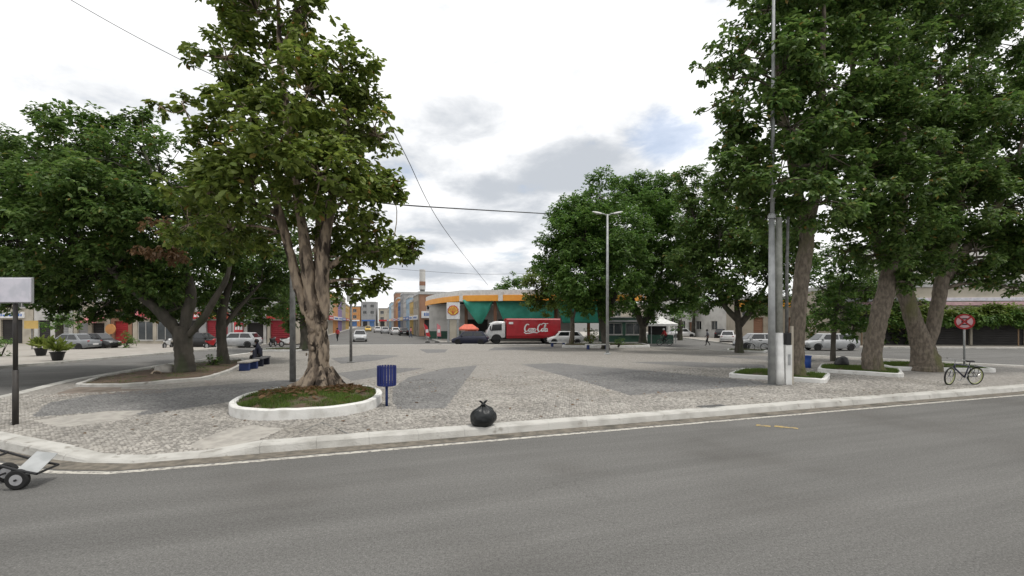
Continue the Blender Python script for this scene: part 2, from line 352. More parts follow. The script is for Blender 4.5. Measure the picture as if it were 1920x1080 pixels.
for n_, c_ in dict(w_cream=(.42, .38, .31), w_white=(.52, .51, .485), w_tan=(.36, .32, .26), w_grey=(.3, .3, .3), w_yellow=(.55, .38, .13), w_orange=(.5, .24, .09), w_blue=(.09, .17, .34), w_lightblue=(.33, .45, .55), w_red=(.36, .03, .035), w_pink=(.6, .22, .24), w_brick=(.3, .17, .11), w_green=(.045, .1, .072), w_purple=(.25, .18, .34), w_dark=(.035, .033, .032), w_brown=(.26, .14, .09)).items():
    mat(n_, c_, tuple(x * .72 for x in c_), .9, .85, .15, 25, lo=.4, hi=.75)
flat('sign_red', (.5, .03, .04), .5); flat('sign_white', (.72, .72, .72), .5); flat('sign_orange', (.7, .24, .03), .5); flat('sign_yellow', (.72, .5, .08), .5); flat('sign_blue', (.06, .15, .42), .5); flat('sign_coral', (.65, .16, .1), .6)
mat('board_print', (.62, .6, .66), (.5, .5, .55), 4, .5, c3=(.52, .4, .46), s3=3.5, lo3=.55, hi3=.75)
flat('fascia_white', (.66, .65, .62), .5); mat('fascia_orange', (.8, .36, .05), (.74, .31, .04), 1, .5); mat('tarp', (.04, .3, .22), (.03, .24, .17), 1.2, .7)
flat('roof_metal', (.42, .42, .41), .6); flat('shutter_red', (.27, .015, .025), .6); flat('awning_grey', (.12, .12, .125), .8)
flat('skin', (.22, .12, .08), .6); flat('cloth_navy', (.012, .014, .028), .9); flat('cloth_red', (.45, .05, .05), .9); flat('cloth_dark', (.02, .02, .022), .9); flat('cloth_grey', (.2, .2, .22), .9); flat('cloth_white', (.55, .55, .55), .9); flat('hair', (.012, .01, .009), .7); flat('cloth_jean', (.05, .07, .12), .9)
flat('wood', (.3, .2, .12), .8); flat('wire', (.03, .03, .03), .7)

# ============================================================ SETTING
def sheet(name, poly, z, m, kind='structure'):
    b = MB(); b.add([(p[0], p[1], z) for p in poly], [tuple(range(len(poly)))]); o = b.build(name, m)
    o['kind'] = kind; return o
ground = sheet('ground', [(-900, -300), (900, -300), (900, 1500), (-900, 1500)], 0, MT['asphalt'])

# plaza outline, metres (near kerb, right tip, back edge, left edge, corner)
KD = Vector((.943, .333, 0)); K0 = Vector((-6.7, 8.5, 0))            # near kerb: origin and direction
OUT = [(-6.7, 8.5)] + [(-6.7 + .943 * s, 8.5 + .333 * s) for s in range(2, 38, 2)] + [(29.0, 21.6), (30.0, 22.6), (29.6, 23.8), (27, 26.5), (20, 36), (15, 44), (12, 48.5), (9, 50), (-2, 50.5), (-14, 50), (-18, 49.2), (-20, 46), (-20.2, 36),
       (-19.3, 26), (-18, 19.4), (-16.3, 15.4), (-15.9, 14), (-15.2, 12.4), (-13.8, 11.2), (-12, 10.35), (-10.2, 9.55), (-8.6, 8.85), (-7.6, 8.56)]
def plaza_z(x, y):                                                     # wheel ramp cut through the kerb near the corner
    x = np.asarray(x, float); y = np.asarray(y, float)
    t = -(x + 6.7) * .333 + (y - 8.5) * .943
    f = np.clip((1.95 - np.abs(x + 6.75)) / .95, 0, 1); f = f * f * (3 - 2 * f)
    g = np.clip(1 - (t - .25) / 1.7, 0, 1)
    return .15 - .115 * f * g
def inside(poly, x, y):
    x = np.asarray(x); y = np.asarray(y); r = np.zeros(x.shape, bool); n = len(poly)
    for i in range(n):
        x0, y0 = poly[i][0], poly[i][1]; x1, y1 = poly[(i + 1) % n][0], poly[(i + 1) % n][1]
        c = ((y0 > y) != (y1 > y)) & (x < (x1 - x0) * (y - y0) / (y1 - y0 + 1e-12) + x0); r ^= c
    return r
def resample(poly, step):
    res = []; n = len(poly)
    for i in range(n):
        a = Vector((poly[i][0], poly[i][1], 0)); b = Vector((poly[(i + 1) % n][0], poly[(i + 1) % n][1], 0))
        k = max(1, int((b - a).length / step)); res += [a.lerp(b, j / k) for j in range(k)]
    return res
def area(poly): return sum(poly[i][0] * poly[(i + 1) % len(poly)][1] - poly[(i + 1) % len(poly)][0] * poly[i][1] for i in range(len(poly))) / 2
def inward(path):
    n = len(path); s = 1 if area(path) > 0 else -1; res = []
    for i in range(n):
        t = (path[(i + 1) % n] - path[i - 1]).normalized(); res.append(Vector((-t.y, t.x, 0)) * s)
    return res
def slab(name, poly, m, zf, lift=0, cuts=None, kind='structure'):      # sheet that follows plaza_z
    bm = bmesh.new(); bm.faces.new([bm.verts.new((p[0], p[1], 0)) for p in poly]); bmesh.ops.triangulate(bm, faces=bm.faces)
    for axis, vals in (cuts or ()):
        for v in vals:
            co = (v, 0, 0) if axis == 0 else (0, v, 0); no = (1, 0, 0) if axis == 0 else (0, 1, 0)
            bmesh.ops.bisect_plane(bm, geom=bm.verts[:] + bm.edges[:] + bm.faces[:], dist=1e-5, plane_co=co, plane_no=no)
    for v in bm.verts: v.co.z = float(zf(v.co.x, v.co.y)) + lift
    bmesh.ops.recalc_face_normals(bm, faces=bm.faces)
    if sum(f.normal.z for f in bm.faces) < 0: bmesh.ops.reverse_faces(bm, faces=bm.faces)
    me = bpy.data.meshes.new(name); bm.to_mesh(me); bm.free(); me.materials.append(m)
    o = link(name, me); o['kind'] = kind; return o
CUTS = [(0, np.arange(-9.2, -4, .22)), (1, np.arange(8.2, 12, .22))]
plaza = slab('plaza_pavement', OUT, MT['pave_light'], plaza_z, 0, CUTS)

def ring_path(name, path, wid, ztop, zbot, m, parent=None, wob=.006, closed=True, bev=.025):
    inn = inward(path); b = MB(); rings = []
    for p, n in zip(path, inn):
        zt = ztop(p.x, p.y) if callable(ztop) else ztop
        j = wob * noise.noise(p * 1.7) ; j2 = wob * noise.noise(p * 2.3 + Vector((9, 1, 4)))
        q = p + n * j * 1.5
        rings.append([Vector((q.x, q.y, zbot)), Vector((q.x, q.y, zt - bev + j2)), q + n * bev + Vector((0, 0, zt + j2)), q + n * (wid - bev * .6) + Vector((0, 0, zt + j2)), q + n * wid + Vector((0, 0, zt - bev * .6 + j2)), q + n * wid + Vector((0, 0, zbot))])
    if closed: rings.append(rings[0])
    b.loft(rings, cap=not closed); return b.build(name, m, parent, smooth=False)
KP = resample(OUT, .5)
KIN = inward(KP); kz = lambda x, y: float(plaza_z(x, y)) + .024
def kerb_ring(i, along, sink=0, out=0):
    p = KP[i % len(KP)]; n = KIN[i % len(KP)]; t = Vector((n.y, -n.x, 0)); p = p + t * along + n * out; zt = kz(p.x, p.y) - sink; bev = .028
    j = .012 * noise.noise(p * 1.7); j2 = .01 * noise.noise(p * 2.3 + Vector((9, 1, 4))); q = p + n * j
    q0 = q - n * .05; return [Vector((q0.x, q0.y, -.02)), q - n * .012 + Vector((0, 0, zt - .032 + j2)), q + n * .022 + Vector((0, 0, zt + j2)), q + n * .34 + Vector((0, 0, zt + .002 + j2)), q + n * .37 + Vector((0, 0, zt - .012 + j2)), q + n * .37 + Vector((0, 0, -.02))]
NEAR0, NEAR1 = -18, 72                                                 # stretch of kerb close enough to show its stones
b = MB(); b.loft([kerb_ring(i, 0) for i in range(NEAR1, len(KP) + NEAR0 + 1)]); kerb = b.build('kerb', MT['kerb_white']); kerb['kind'] = 'structure'
kr_ = random.Random(3)
for i in range(NEAR0, NEAR1, 2):
    sk_ = kr_.uniform(0, .004); ou = kr_.uniform(-.004, .004); b = MB()
    b.loft([kerb_ring(i, .002, sk_ + .003, ou), kerb_ring(i, .02, sk_, ou), kerb_ring(i + 1, 0, sk_, ou), kerb_ring(i + 2, -.02, sk_, ou), kerb_ring(i + 2, -.002, sk_ + .003, ou)]); ks_ = b.build('kerb_stone', MT['kerb_white'], kerb)

# painted edge line and dirty gutter along the near kerb
def strip(name, o0, o1, z, m, i0, i1):
    inn = inward(KP); b = MB(); vs = []; n = 0
    idx = [i % len(KP) for i in range(i0, i1)]
    for i in idx:
        p = KP[i]; q = inn[i]; w = .02 * noise.noise(p * .9)
        vs += [(p.x - q.x * (o0 + w), p.y - q.y * (o0 + w), z), (p.x - q.x * (o1 + w), p.y - q.y * (o1 + w), z)]; n += 1
    b.add(vs, [(2 * i, 2 * i + 1, 2 * i + 3, 2 * i + 2) for i in range(n - 1)]); o = b.build(name, m); o['kind'] = 'structure'; return o
strip('gutter', .0, .44, .004, MT['gutter'], -14, 74)
strip('edge_line', .5, .64, .005, MT['line_paint'], -14, 72)
for u0, v0, u1, v1 in ((1418, 797, 1445, 800), (1452, 799, 1497, 804)):
    a = G(u0, v0, 0); c = G(u1, v1, 0); t = (c - a).normalized(); q = Vector((-t.y, t.x, 0)) * .09
    sheet('yellow_mark', [a - q, c - q, c + q, a + q], .006, MT['yellow_paint'])

# grey stone fields of the paving pattern
DPOL = [[(895, 685), (830, 691), (765, 708), (737, 728), (735, 752), (745, 768), (835, 766)],
        [(977, 683), (1047, 681), (1200, 694), (1350, 708), (1427, 716), (1436, 722), (1183, 742), (1080, 712)],
        [(600, 712), (560, 711), (440, 720), (330, 728), (180, 740), (90, 756), (58, 783), (200, 772), (270, 779), (440, 753), (560, 735)],
        [(1180, 679), (1280, 678), (1433, 684), (1436, 692), (1300, 688)],
        [(915, 657), (928, 651), (1030, 650.5), (1060, 652), (1000, 656)],
        [(786, 655), (840, 655), (834, 661), (800, 662)],
        [(620, 672), (690, 665), (750, 667), (705, 676), (640, 682)],
        [(632, 700), (705, 690), (798, 690), (745, 700), (660, 714)],
        [(1500, 688), (1440, 676), (1340, 668), (1470, 668), (1530, 676)]]
DW = [[tuple(G(u, v)[:2]) for u, v in p] for p in DPOL]
for p in DW:
    sheet('grey_stone_field', p, .1545, MT['pave_dark'])
for pl_ in ([(70, 748), (150, 725), (235, 702), (322, 684), (318, 692), (232, 720), (226, 730), (330, 731), (300, 738), (170, 741)],):
    sheet('earth_patch', [tuple(G(u, v)[:2]) for u, v in pl_], .1612, MT['earth_dust'])
CPOL = [[(58, 789), (200, 771), (278, 769), (222, 789), (110, 803)], [(352, 832), (362, 824), (420, 806), (470, 797), (536, 803), (476, 828), (446, 832)]]
CW = [[tuple(G(u, v)[:2]) for u, v in p] for p in CPOL]
for p in CW: slab('concrete_patch', p, MT['concrete_pale'], plaza_z, .006, CUTS)
# drain cover
a = G(1340, 763); b = MB(); M = Matrix.Translation(a) @ Matrix.Rotation(.34, 4, 'Z')
b.box(-.42, .42, -.25, .25, -.05, .012, M)
for k in range(9): b.box(-.36 + k * .085, -.32 + k * .085, -.2, .2, .012, .022, M)
tag(b.build('drain_cover', MT['pole_dark']), 'dark slotted metal drain cover set in the pale paving by the kerb', 'drain cover')

# raised edges of a repaired trench in the paving
for u0, v0, u1, v1 in ((562, 812, 604, 793), (604, 793, 664, 819)):
    a = G(u0, v0); c = G(u1, v1); d = c - a; b = MB(); b.box(0, d.length, -.014, .014, -.02, .018, Matrix.Translation(a) @ Matrix.Rotation(math.atan2(d.y, d.x), 4, 'Z')); o = b.build('joint_strip', MT['pole_dark'], plaza)
# hand cut paving stones on the near part of the plaza (too small to pick apart: one mesh per colour)
PLANTERS = {}
def superell(c, a, b, rot, n=40, e=2.4):
    r = []
    for k in range(n):
        t = 2 * PI * k / n; x = a * math.copysign(abs(math.cos(t)) ** (2 / e), math.cos(t)); y = b * math.copysign(abs(math.sin(t)) ** (2 / e), math.sin(t))
        r.append(Vector((c[0] + x * math.cos(rot) - y * math.sin(rot), c[1] + x * math.sin(rot) + y * math.cos(rot), 0)))
    return r
def rounded(poly, r=.35, k=4):
    res = []; n = len(poly)
    for i in range(n):
        p = Vector((*poly[i], 0)); a = (Vector((*poly[i - 1], 0)) - p).normalized() * r; c = (Vector((*poly[(i + 1) % n], 0)) - p).normalized() * r
        for j in range(k + 1):
            t = j / k; res.append((p + a) * (1 - t) ** 2 + p * 2 * t * (1 - t) + (p + c) * t * t)
    return resample([(q.x, q.y) for q in res], .4)
PL_MAIN = superell((-5.75, 13.75), 1.95, 2.3, .25, 48)
PL_R1 = rounded([(9.1, 20.3), (11.95, 18.25), (13.7, 20.6), (11.0, 22.9)])
PL_R2 = rounded([(14.3, 22.5), (16.5, 20.2), (18.3, 22.6), (16.2, 25.2)])
PL_R3 = rounded([(18.6, 23.4), (22.6, 22.3), (23.6, 24.4), (21.2, 26.9), (19.3, 26.2)])
BED = rounded([(-14.0, 17.2), (-12.4, 19.6), (-13.2, 22.6), (-15.1, 27.3), (-16.6, 29.6), (-18.1, 26), (-17.2, 20), (-15.8, 17.3)])
def build_cobbles():
    cs = .074; S = np.arange(-9, 26, cs); T = np.arange(.41, 9.5, cs)
    s, t = np.meshgrid(S, T); s = s + (np.arange(len(T)) % 2)[:, None] * cs * .5
    s = s.ravel() + rng.normal(0, .008, s.size); t = t.ravel() + rng.normal(0, .008, t.size)
    x = -6.7 + .943 * s - .333 * t; y = 8.5 + .333 * s + .943 * t
    keep = inside(OUT, x, y) & (np.abs(x) < y * 1.12 + 1)
    # keep clear of the kerb strip at the corner
    for q in KP:
        if q.x < -5.5 and q.y < 16: keep &= (x - q.x) ** 2 + (y - q.y) ** 2 > .42 ** 2
    for pl in (PL_MAIN, PL_R1, PL_R2, PL_R3, BED): keep &= ~inside([(p.x, p.y) for p in pl], x, y)
    for p in CW: keep &= ~inside(p, x, y)
    g = G(1340, 763); keep &= (np.abs(x - g.x) > .55) | (np.abs(y - g.y) > .42)
    keep &= rng.random(x.size) > .025
    s, t, x, y = s[keep], t[keep], x[keep], y[keep]; n = len(x)
    dark = np.zeros(n, bool)
    for p in DW: dark |= inside(p, x, y)
    h = rng.uniform(.009, .02, n); g = rng.uniform(.008, .016, n)
    rot = rng.normal(0, .12, n); hs = cs / 2 - g * .5
    out = []
    for i, (dx, dy) in enumerate(((-1, -1), (1, -1), (1, 1), (-1, 1))):
        jx = rng.normal(0, .006, n); jy = rng.normal(0, .006, n)
        a_ = (dx * hs + jx); b_ = (dy * hs + jy)
        ls = a_ * np.cos(rot) - b_ * np.sin(rot); lt = a_ * np.sin(rot) + b_ * np.cos(rot)
        ox = .943 * ls - .333 * lt; oy = .333 * ls + .943 * lt; out.append((ox, oy))
    for nm, msk, m in (('paving_stone', ~dark, 'stone_light'), ('grey_paving_stone', dark, 'stone_dark')):
        k = int(msk.sum()); V = np.zeros((k, 8, 3)); z0 = plaza_z(x[msk], y[msk])
        tilt = rng.normal(0, .002, (k, 4))
        for i, (ox, oy) in enumerate(out):
            V[:, i, 0] = x[msk] + ox[msk]; V[:, i, 1] = y[msk] + oy[msk]; V[:, i, 2] = z0 - .004
            V[:, 4 + i, 0] = x[msk] + ox[msk] * .86; V[:, 4 + i, 1] = y[msk] + oy[msk] * .86; V[:, 4 + i, 2] = z0 + h[msk] + tilt[:, i]
        base = (np.arange(k) * 8)[:, None]
        fs = np.concatenate([base + np.array(f) for f in ((4, 5, 6, 7), (0, 1, 5, 4), (1, 2, 6, 5), (2, 3, 7, 6), (3, 0, 4, 7))])
        np_mesh(nm, V.reshape(-1, 3), [fs], MT[m], plaza, 'stuff')
build_cobbles()

# pavements on the far side of the streets
def pavement(name, poly, h=.13, m='sidewalk'):
    sheet(name, poly, h, MT[m]); k = ring_path('kerb', resample(poly, 2), .2, h + .01, -.02, MT['kerb_white']); k['kind'] = 'structure'
pavement('left_pavement', [(-27.8, 8), (-27.4, 26), (-27, 38), (-26.6, 47), (-27.5, 64), (-70, 64), (-70, 8)])
pavement('street_pavement', [(-23.6, 62), (-27, 64.5), (-80, 250), (-86, 250), (-30, 62)])
pavement('right_pavement', [(24, 52), (30, 46.5), (40, 45.0), (80, 42), (80, 90), (38, 120), (31, 120)])
pavement('station_forecourt', [(-9, 59), (-4, 57.5), (16, 57), (19, 61), (24, 120), (-22, 120), (-15.2, 84)], .1, 'concrete_pale')

# ============================================================ PLANTERS AND GROUND COVER
def blades(pts, h, w, seed=0):
    r = np.random.default_rng(seed); n = len(pts); a = r.uniform(0, 2 * PI, n); hh = h * r.uniform(.5, 1.3, n)
    lx = r.normal(0, .35, n) * hh; ly = r.normal(0, .35, n) * hh
    V = np.zeros((n, 3, 3)); V[:, 0] = pts; V[:, 1] = pts; V[:, 2] = pts
    V[:, 0, 0] -= np.cos(a) * w; V[:, 0, 1] -= np.sin(a) * w; V[:, 1, 0] += np.cos(a) * w; V[:, 1, 1] += np.sin(a) * w
    V[:, 2, 0] += lx; V[:, 2, 1] += ly; V[:, 2, 2] += hh
    return V.reshape(-1, 3), np.arange(n * 3).reshape(-1, 3)
def planter(name, label, path, h, wid, ngrass, soil_m='soil', grass_h=.09, patchy=.45, ringm='planter_white', mound=.1, group='white kerbed tree beds on the plaza'):
    c = sum(path, Vector()) / len(path); root = thing(name, label, 'tree bed', (c.x, c.y, .15), group=group)
    loc = [Vector((p.x - c.x, p.y - c.y, 0)) for p in path]
    ring_path('kerb_ring', loc, wid, h, -.01, MT[ringm], root, .02)
    inn = inward(loc); b = MB(); n = len(loc); rows = [1, .75, .5, .25]; vs = []
    for s_ in rows:
        for p, q in zip(loc, inn):
            x = (p + q * wid * .8) * s_; vs.append((x.x, x.y, h - .06 + mound * (1 - s_ ** 2) + .03 * noise.noise(Vector((x.x * 2, x.y * 2, 3)))))
    vs.append((0, 0, h - .06 + mound)); fs = []
    for i in range(len(rows) - 1):
        for k in range(n): fs.append((i * n + k, i * n + (k + 1) % n, (i + 1) * n + (k + 1) % n, (i + 1) * n + k))
    for k in range(n): fs.append(((len(rows) - 1) * n + k, (len(rows) - 1) * n + (k + 1) % n, len(rows) * n))
    b.add(vs, fs); b.build('soil', MT[soil_m], root, smooth=True)
    r = np.random.default_rng(len(label) * 7); xs = np.array([p.x for p in loc]); ys = np.array([p.y for p in loc])
    x = r.uniform(xs.min(), xs.max(), ngrass * 3); y = r.uniform(ys.min(), ys.max(), ngrass * 3)
    k = inside([(p.x * .93, p.y * .93) for p in loc], x, y); x, y = x[k], y[k]
    d = np.array([noise.noise(Vector((a * 1.1 + 5, b_ * 1.1, 1))) + .5 * noise.noise(Vector((a * 4, b_ * 4, 2))) for a, b_ in zip(x, y)])
    k = d > (patchy - .5) + r.normal(0, .12, len(d)); x, y = x[k][:ngrass], y[k][:ngrass]
    rr = np.clip(np.sqrt((x / max(abs(xs))) ** 2 + (y / max(abs(ys))) ** 2), 0, 1)
    pts = np.stack([x, y, h - .075 + mound * (1 - rr ** 2)], 1)
    V, Fc = blades(pts, grass_h, .008, 3); np_mesh('grass', V, [Fc], MT['grass'], root, 'stuff')
    return root
planter('tree_bed', 'rounded white kerbed bed of patchy grass around the nearest tree trunk, beside the blue bin', PL_MAIN, .27, .17, 15000, patchy=.4, mound=.14)
planter('tree_bed', 'angular white kerbed grass bed directly behind the tall grey pole cluster', PL_R1, .18, .17, 9000, patchy=.2)
planter('tree_bed', 'white kerbed grass bed around the single leaning trunk left of the forked one', PL_R2, .18, .17, 9000, patchy=.2)
planter('tree_bed', 'white kerbed grass bed around the forked trunk next to the no parking sign', PL_R3, .18, .17, 9000, patchy=.2)
planter('tree_bed', 'long brown soil bed with a broken low kerb under the two trees at left', BED, .13, .15, 1500, patchy=.75, ringm='kerb_white', mound=.12)
PL_B1 = rounded([(-21.0, 38.5), (-17.2, 38.5), (-17.0, 41.5), (-21.0, 41.8)])
PL_B2 = rounded([(4.6, 44.4), (9.0, 43.6), (13.0, 45.0), (13.4, 49.0), (5.4, 49.5)])
PL_B3 = rounded([(17.3, 38.6), (19.6, 37.2), (20.6, 38.6), (18.4, 41.0)], .3)
planter('tree_bed', 'low grass bed in the distance behind the grey lamp pole at left', PL_B1, .14, .2, 1200, patchy=.3)
planter('tree_bed', 'long white kerbed bed under the dark round trees behind the tall double lamp', PL_B2, .22, .2, 2500, patchy=.5)
planter('tree_bed', 'small low bed around the dark trunk left of the grey pole cluster', PL_B3, .12, .15, 600, patchy=.4)

# ============================================================ TREES
def leaf_arrays(c, axis, nrm, ln, wd, hexa):
    """c origins, axis leaf direction, nrm normal -> vertices and faces"""
    side = np.cross(nrm, axis); side /= np.linalg.norm(side, axis=1)[:, None] + 1e-9
    up = np.cross(axis, side); L_ = ln[:, None]; W_ = wd[:, None]; n = len(c)
    if hexa:
        V = np.stack([c, c + axis * L_ * .35 + side * W_ * .42 + up * W_ * .14, c + axis * L_ * .72 + side * W_ * .5 + up * W_ * .12 - up * L_ * .05,
                      c + axis * L_ - up * L_ * .14, c + axis * L_ * .72 - side * W_ * .5 + up * W_ * .12 - up * L_ * .05, c + axis * L_ * .35 - side * W_ * .42 + up * W_ * .14], 1)
        b = (np.arange(n) * 6)[:, None]; F_ = np.concatenate([b + np.array((0, 1, 2, 3)), b + np.array((0, 3, 4, 5))])
    else:
        V = np.stack([c, c + axis * L_ * .55 + side * W_ * .5 + up * W_ * .15, c + axis * L_ - up * L_ * .1, c + axis * L_ * .55 - side * W_ * .5 + up * W_ * .15], 1)
        b = (np.arange(n) * 4)[:, None]; F_ = np.concatenate([b + np.array((0, 1, 2)), b + np.array((0, 2, 3))])
    return V.reshape(-1, 3), F_
def crown_points(clumps, dens, r, sub_r=.36, nsub=13):
    """leaf rosette centres spread in sub-clumps over the clumps; also the sub-clump centres for twigs"""
    C, D, subs = [], [], []
    for ci, (c, rad, w) in enumerate(clumps):
        c = np.array(c); rad = np.array(rad)
        for k in range(nsub if w >= .8 else max(3, int(nsub * w * .7))):
            d = r.normal(0, 1, 3); d /= np.linalg.norm(d); rr = r.uniform(.45, .95) ** .8
            sc = c + d * rad * rr; sr = rad * sub_r * r.uniform(.65, 1.25); subs.append((ci, sc))
            m = max(3, int(dens * w * float(np.prod(sr) ** (2 / 3)) * r.uniform(.7, 1.2)))
            q = r.normal(0, 1, (m, 3)); q /= np.linalg.norm(q, axis=1)[:, None]
            q *= (r.uniform(0, 1, m) ** .42)[:, None]
            C.append(sc + q * sr * np.array((1.12, 1.12, .85))); o = q * .7 + d * .6; D.append(o)
    return np.concatenate(C), np.concatenate(D), subs
def rosettes(C, D, per, size, r, droop=.35):
    n = len(C); C = np.repeat(C, per, 0); D = np.repeat(D, per, 0); m = n * per
    a = r.uniform(0, 2 * PI, m); ax = np.stack([np.cos(a), np.sin(a), r.normal(-droop, .35, m)], 1) + D * .55
    ax /= np.linalg.norm(ax, axis=1)[:, None]
    nr = np.stack([r.normal(0, .45, m), r.normal(0, .45, m), np.ones(m)], 1) + D * .5; nr -= ax * (nr * ax).sum(1)[:, None]
    nr /= np.linalg.norm(nr, axis=1)[:, None] + 1e-9
    ln = size * r.uniform(.45, 1.35, m); wd = ln * r.uniform(.45, .62, m)
    return C + r.normal(0, size * .22, (m, 3)), ax, nr, ln, wd
def curve(a, b, r, sag=.15, n=5):
    a = Vector(a); b = Vector(b); m = (a + b) / 2 + Vector((r.normal(0, sag), r.normal(0, sag), r.normal(0, sag) + .12 * (b - a).length))
    return [a * (1 - t) ** 2 + m * 2 * t * (1 - t) + b * t * t for t in np.linspace(0, 1, n)]
def fluted(amp, seed, freq=1.6):
    o_ = Vector((seed, seed * 2.3, 0))
    def f(p, a, i):
        q = Vector((p.x * freq * 2, p.y * freq * 2, p.z * freq * .55)) + o_
        return 1 + amp * noise.noise(q) + amp * .6 * noise.noise(Vector((p.x * 6, p.y * 6, p.z * 3)) + o_) + amp * .5 * noise.noise(Vector((p.x * 15, p.y * 15, p.z * 5)) + o_) + amp * .3 * noise.noise(p * 24)
    return f
def dens_path(pts, rad, k):
    P_ = [Vector(p) for p in pts]; res = []; rr = []
    for i in range(len(P_) - 1):
        p0 = P_[max(i - 1, 0)]; p1 = P_[i]; p2 = P_[i + 1]; p3 = P_[min(i + 2, len(P_) - 1)]
        for j in range(k):
            t = j / k
            res.append(.5 * ((2 * p1) + (p2 - p0) * t + (2 * p0 - 5 * p1 + 4 * p2 - p3) * t * t + (3 * p1 - p0 - 3 * p2 + p3) * t ** 3)); rr.append(rad[i] * (1 - t) + rad[i + 1] * t)
    return res + [P_[-1]], rr + [rad[-1]]
def tree(name, label, base, stems, clumps, bark, leaf, size=.28, dens=30, per=7, hexa=True, seed=1, group=None, amp=.16, limb_r=.07, sides=18, sub_r=.36, nsub=13, dead=None, tops=None):
    r = np.random.default_rng(seed); base = Vector(base); root = thing(name, label, 'tree', base, group=group)
    rel = lambda p: Vector(p) - base
    b = MB(); nodes = []
    for i, (pts, rad) in enumerate(stems):
        p, q = dens_path([rel(x) for x in pts], rad, 14 if i == 0 else 7)
        b.tube(p, q, sides if i == 0 else max(8, sides - 6), bump=fluted(amp, seed * 3.1 + i)); nodes += [(x, y) for x, y in zip(p, q)][len(p) // 2 if i == 0 else 1:]
    C, D, subs = crown_points([(rel(c), (rad if hasattr(rad, '__len__') else (rad, rad, rad * .8)), w) for c, rad, w in clumps], dens, r, sub_r, nsub)
    cc = [rel(c) for c, _, _ in clumps]
    for c in cc:                                  # limb from the nearest stem below to each clump
        a, q = min(nodes, key=lambda nd: (nd[0] - c).length + max(0, nd[0].z - c.z) * 1.5 + nd[1] * .2)
        p = curve(a, c, r, .25, 6); b.tube(p, [max(min(q * .55, limb_r) * (1 - .75 * t), .012) for t in np.linspace(0, 1, 6)], 7, bump=fluted(amp, seed))
    for ci, s_ in subs: b.tube(curve(cc[ci], Vector(s_), r, .12, 4), [.028, .02, .014, .007], 4)
    b.build('trunk', MT[bark], root, smooth=True)
    V, F_ = leaf_arrays(*rosettes(C, D, per, size, r), hexa)
    np_mesh('crown', V, [F_], MT[leaf], root, 'stuff')
    if dead:                                      # withered cluster
        C, D, _ = crown_points([(rel(c), (q, q, q), 1) for c, q in dead], dens * .9, r, .5, 5)
        V, F_ = leaf_arrays(*rosettes(C, D, per, size * .9, r, .8), hexa); np_mesh('withered_leaves', V, [F_], MT['leaf_dead'], root, 'stuff')
    return root, C
def CL(Y, lst, flat_=1.0):                        # clumps: pixel survey u, v, radius, depth offset, weight
    res = []
    for it in lst:
        u, v, q = it[:3]; dy = it[3] if len(it) > 3 else 0; w = it[4] if len(it) > 4 else 1
        s = (Y + dy) / F; res.append((P(u, v, Y + dy), (q * s, q * s, q * s * flat_), w))
    return res
def SP(Y, pts): return [P(u, v, Y + (d[0] if d else 0)) for u, v, *d in pts]

# --- nearest tree, in the rounded bed
B1 = G(600, 731, .36); Y1 = B1.y
t1_clumps = CL(Y1, [(480, 20, 88, .3), (545, -50, 95, 0), (440, -60, 80, .5), (570, 40, 45, -.8, .6), (425, 110, 62, -.5), (500, 120, 82, .6), (640, 135, 62, -.4), (575, 175, 80, -1.2), (470, 205, 82, -1.3), (655, 215, 72, .4),
    (345, 192, 22, -.6, .45), (300, 200, 16, -.8, .4), (380, 255, 38, -.9, .55), (540, 265, 92, -1.8), (420, 285, 70, -1.0), (660, 295, 78, -.9), (600, 330, 88, -2.0), (480, 345, 88, -1.8), (395, 365, 72, -1.2), (680, 375, 58, -.6), (620, 410, 58, .9),
    (560, 375, 62, 1.5), (430, 430, 62, -.5), (355, 420, 62, .5), (490, 445, 44, 1.6), (680, 455, 48, .2), (740, 468, 30, -.3, 1.1), (770, 468, 20, -.4, .9), (640, 490, 42, 1.2), (650, 535, 36, 1.4, .8), (705, 530, 20, .4, 1), (735, 362, 22, 0, .8), (545, 245, 80, 1.6), (600, 110, 42, .8, .7), (705, 255, 44, -.3), (712, 330, 40, -.2), (698, 195, 36, 0), (560, 20, 44, -.5), (690, 420, 40, -.3)])
stems1 = [([B1 + Vector((0, 0, -.15)), P(600, 722, Y1), P(598, 700, Y1), P(597, 660, Y1), P(594, 615, Y1), P(588, 570, Y1), P(583, 530, Y1), P(582, 490, Y1)], [0.454, 0.393, 0.325, 0.302, 0.295, 0.31, 0.272, 0.151]),
          (SP(Y1, [(572, 590, -.15), (560, 540, -.2), (548, 490, -.2), (532, 430, -.3), (515, 370, -.5), (490, 280, -.6), (470, 190, -.6)]), [0.082, 0.164, 0.139, 0.115, 0.0984, 0.0738, 0.041]),
          (SP(Y1, [(585, 600, -.25), (578, 520, -.25), (570, 450, -.2), (560, 380, 0), (545, 280, 0), (533, 180, .1), (525, 90, .1), (520, -30, .2)]), [0.082, 0.18, 0.164, 0.148, 0.131, 0.107, 0.082, 0.041]),
          (SP(Y1, [(610, 600, -.2), (606, 530, -.25), (608, 470, -.25), (614, 420, -.2), (628, 340, 0), (645, 240, .2), (652, 160, .2)]), [0.082, 0.213, 0.197, 0.164, 0.123, 0.082, 0.041]),
          (SP(Y1, [(590, 560, .3), (600, 480, .5), (600, 400, .7), (590, 300, .9)]), [0.0984, 0.18, 0.148, 0.082]),
          (SP(Y1, [(618, 500, 0), (648, 480, 0), (690, 472, 0), (745, 466, -.3)]), [.12, .075, .05, .02]),
          (SP(Y1, [(525, 400, -.4), (470, 380, -.8), (410, 340, -1), (340, 190, -.8)]), [.1, .07, .05, .015])]
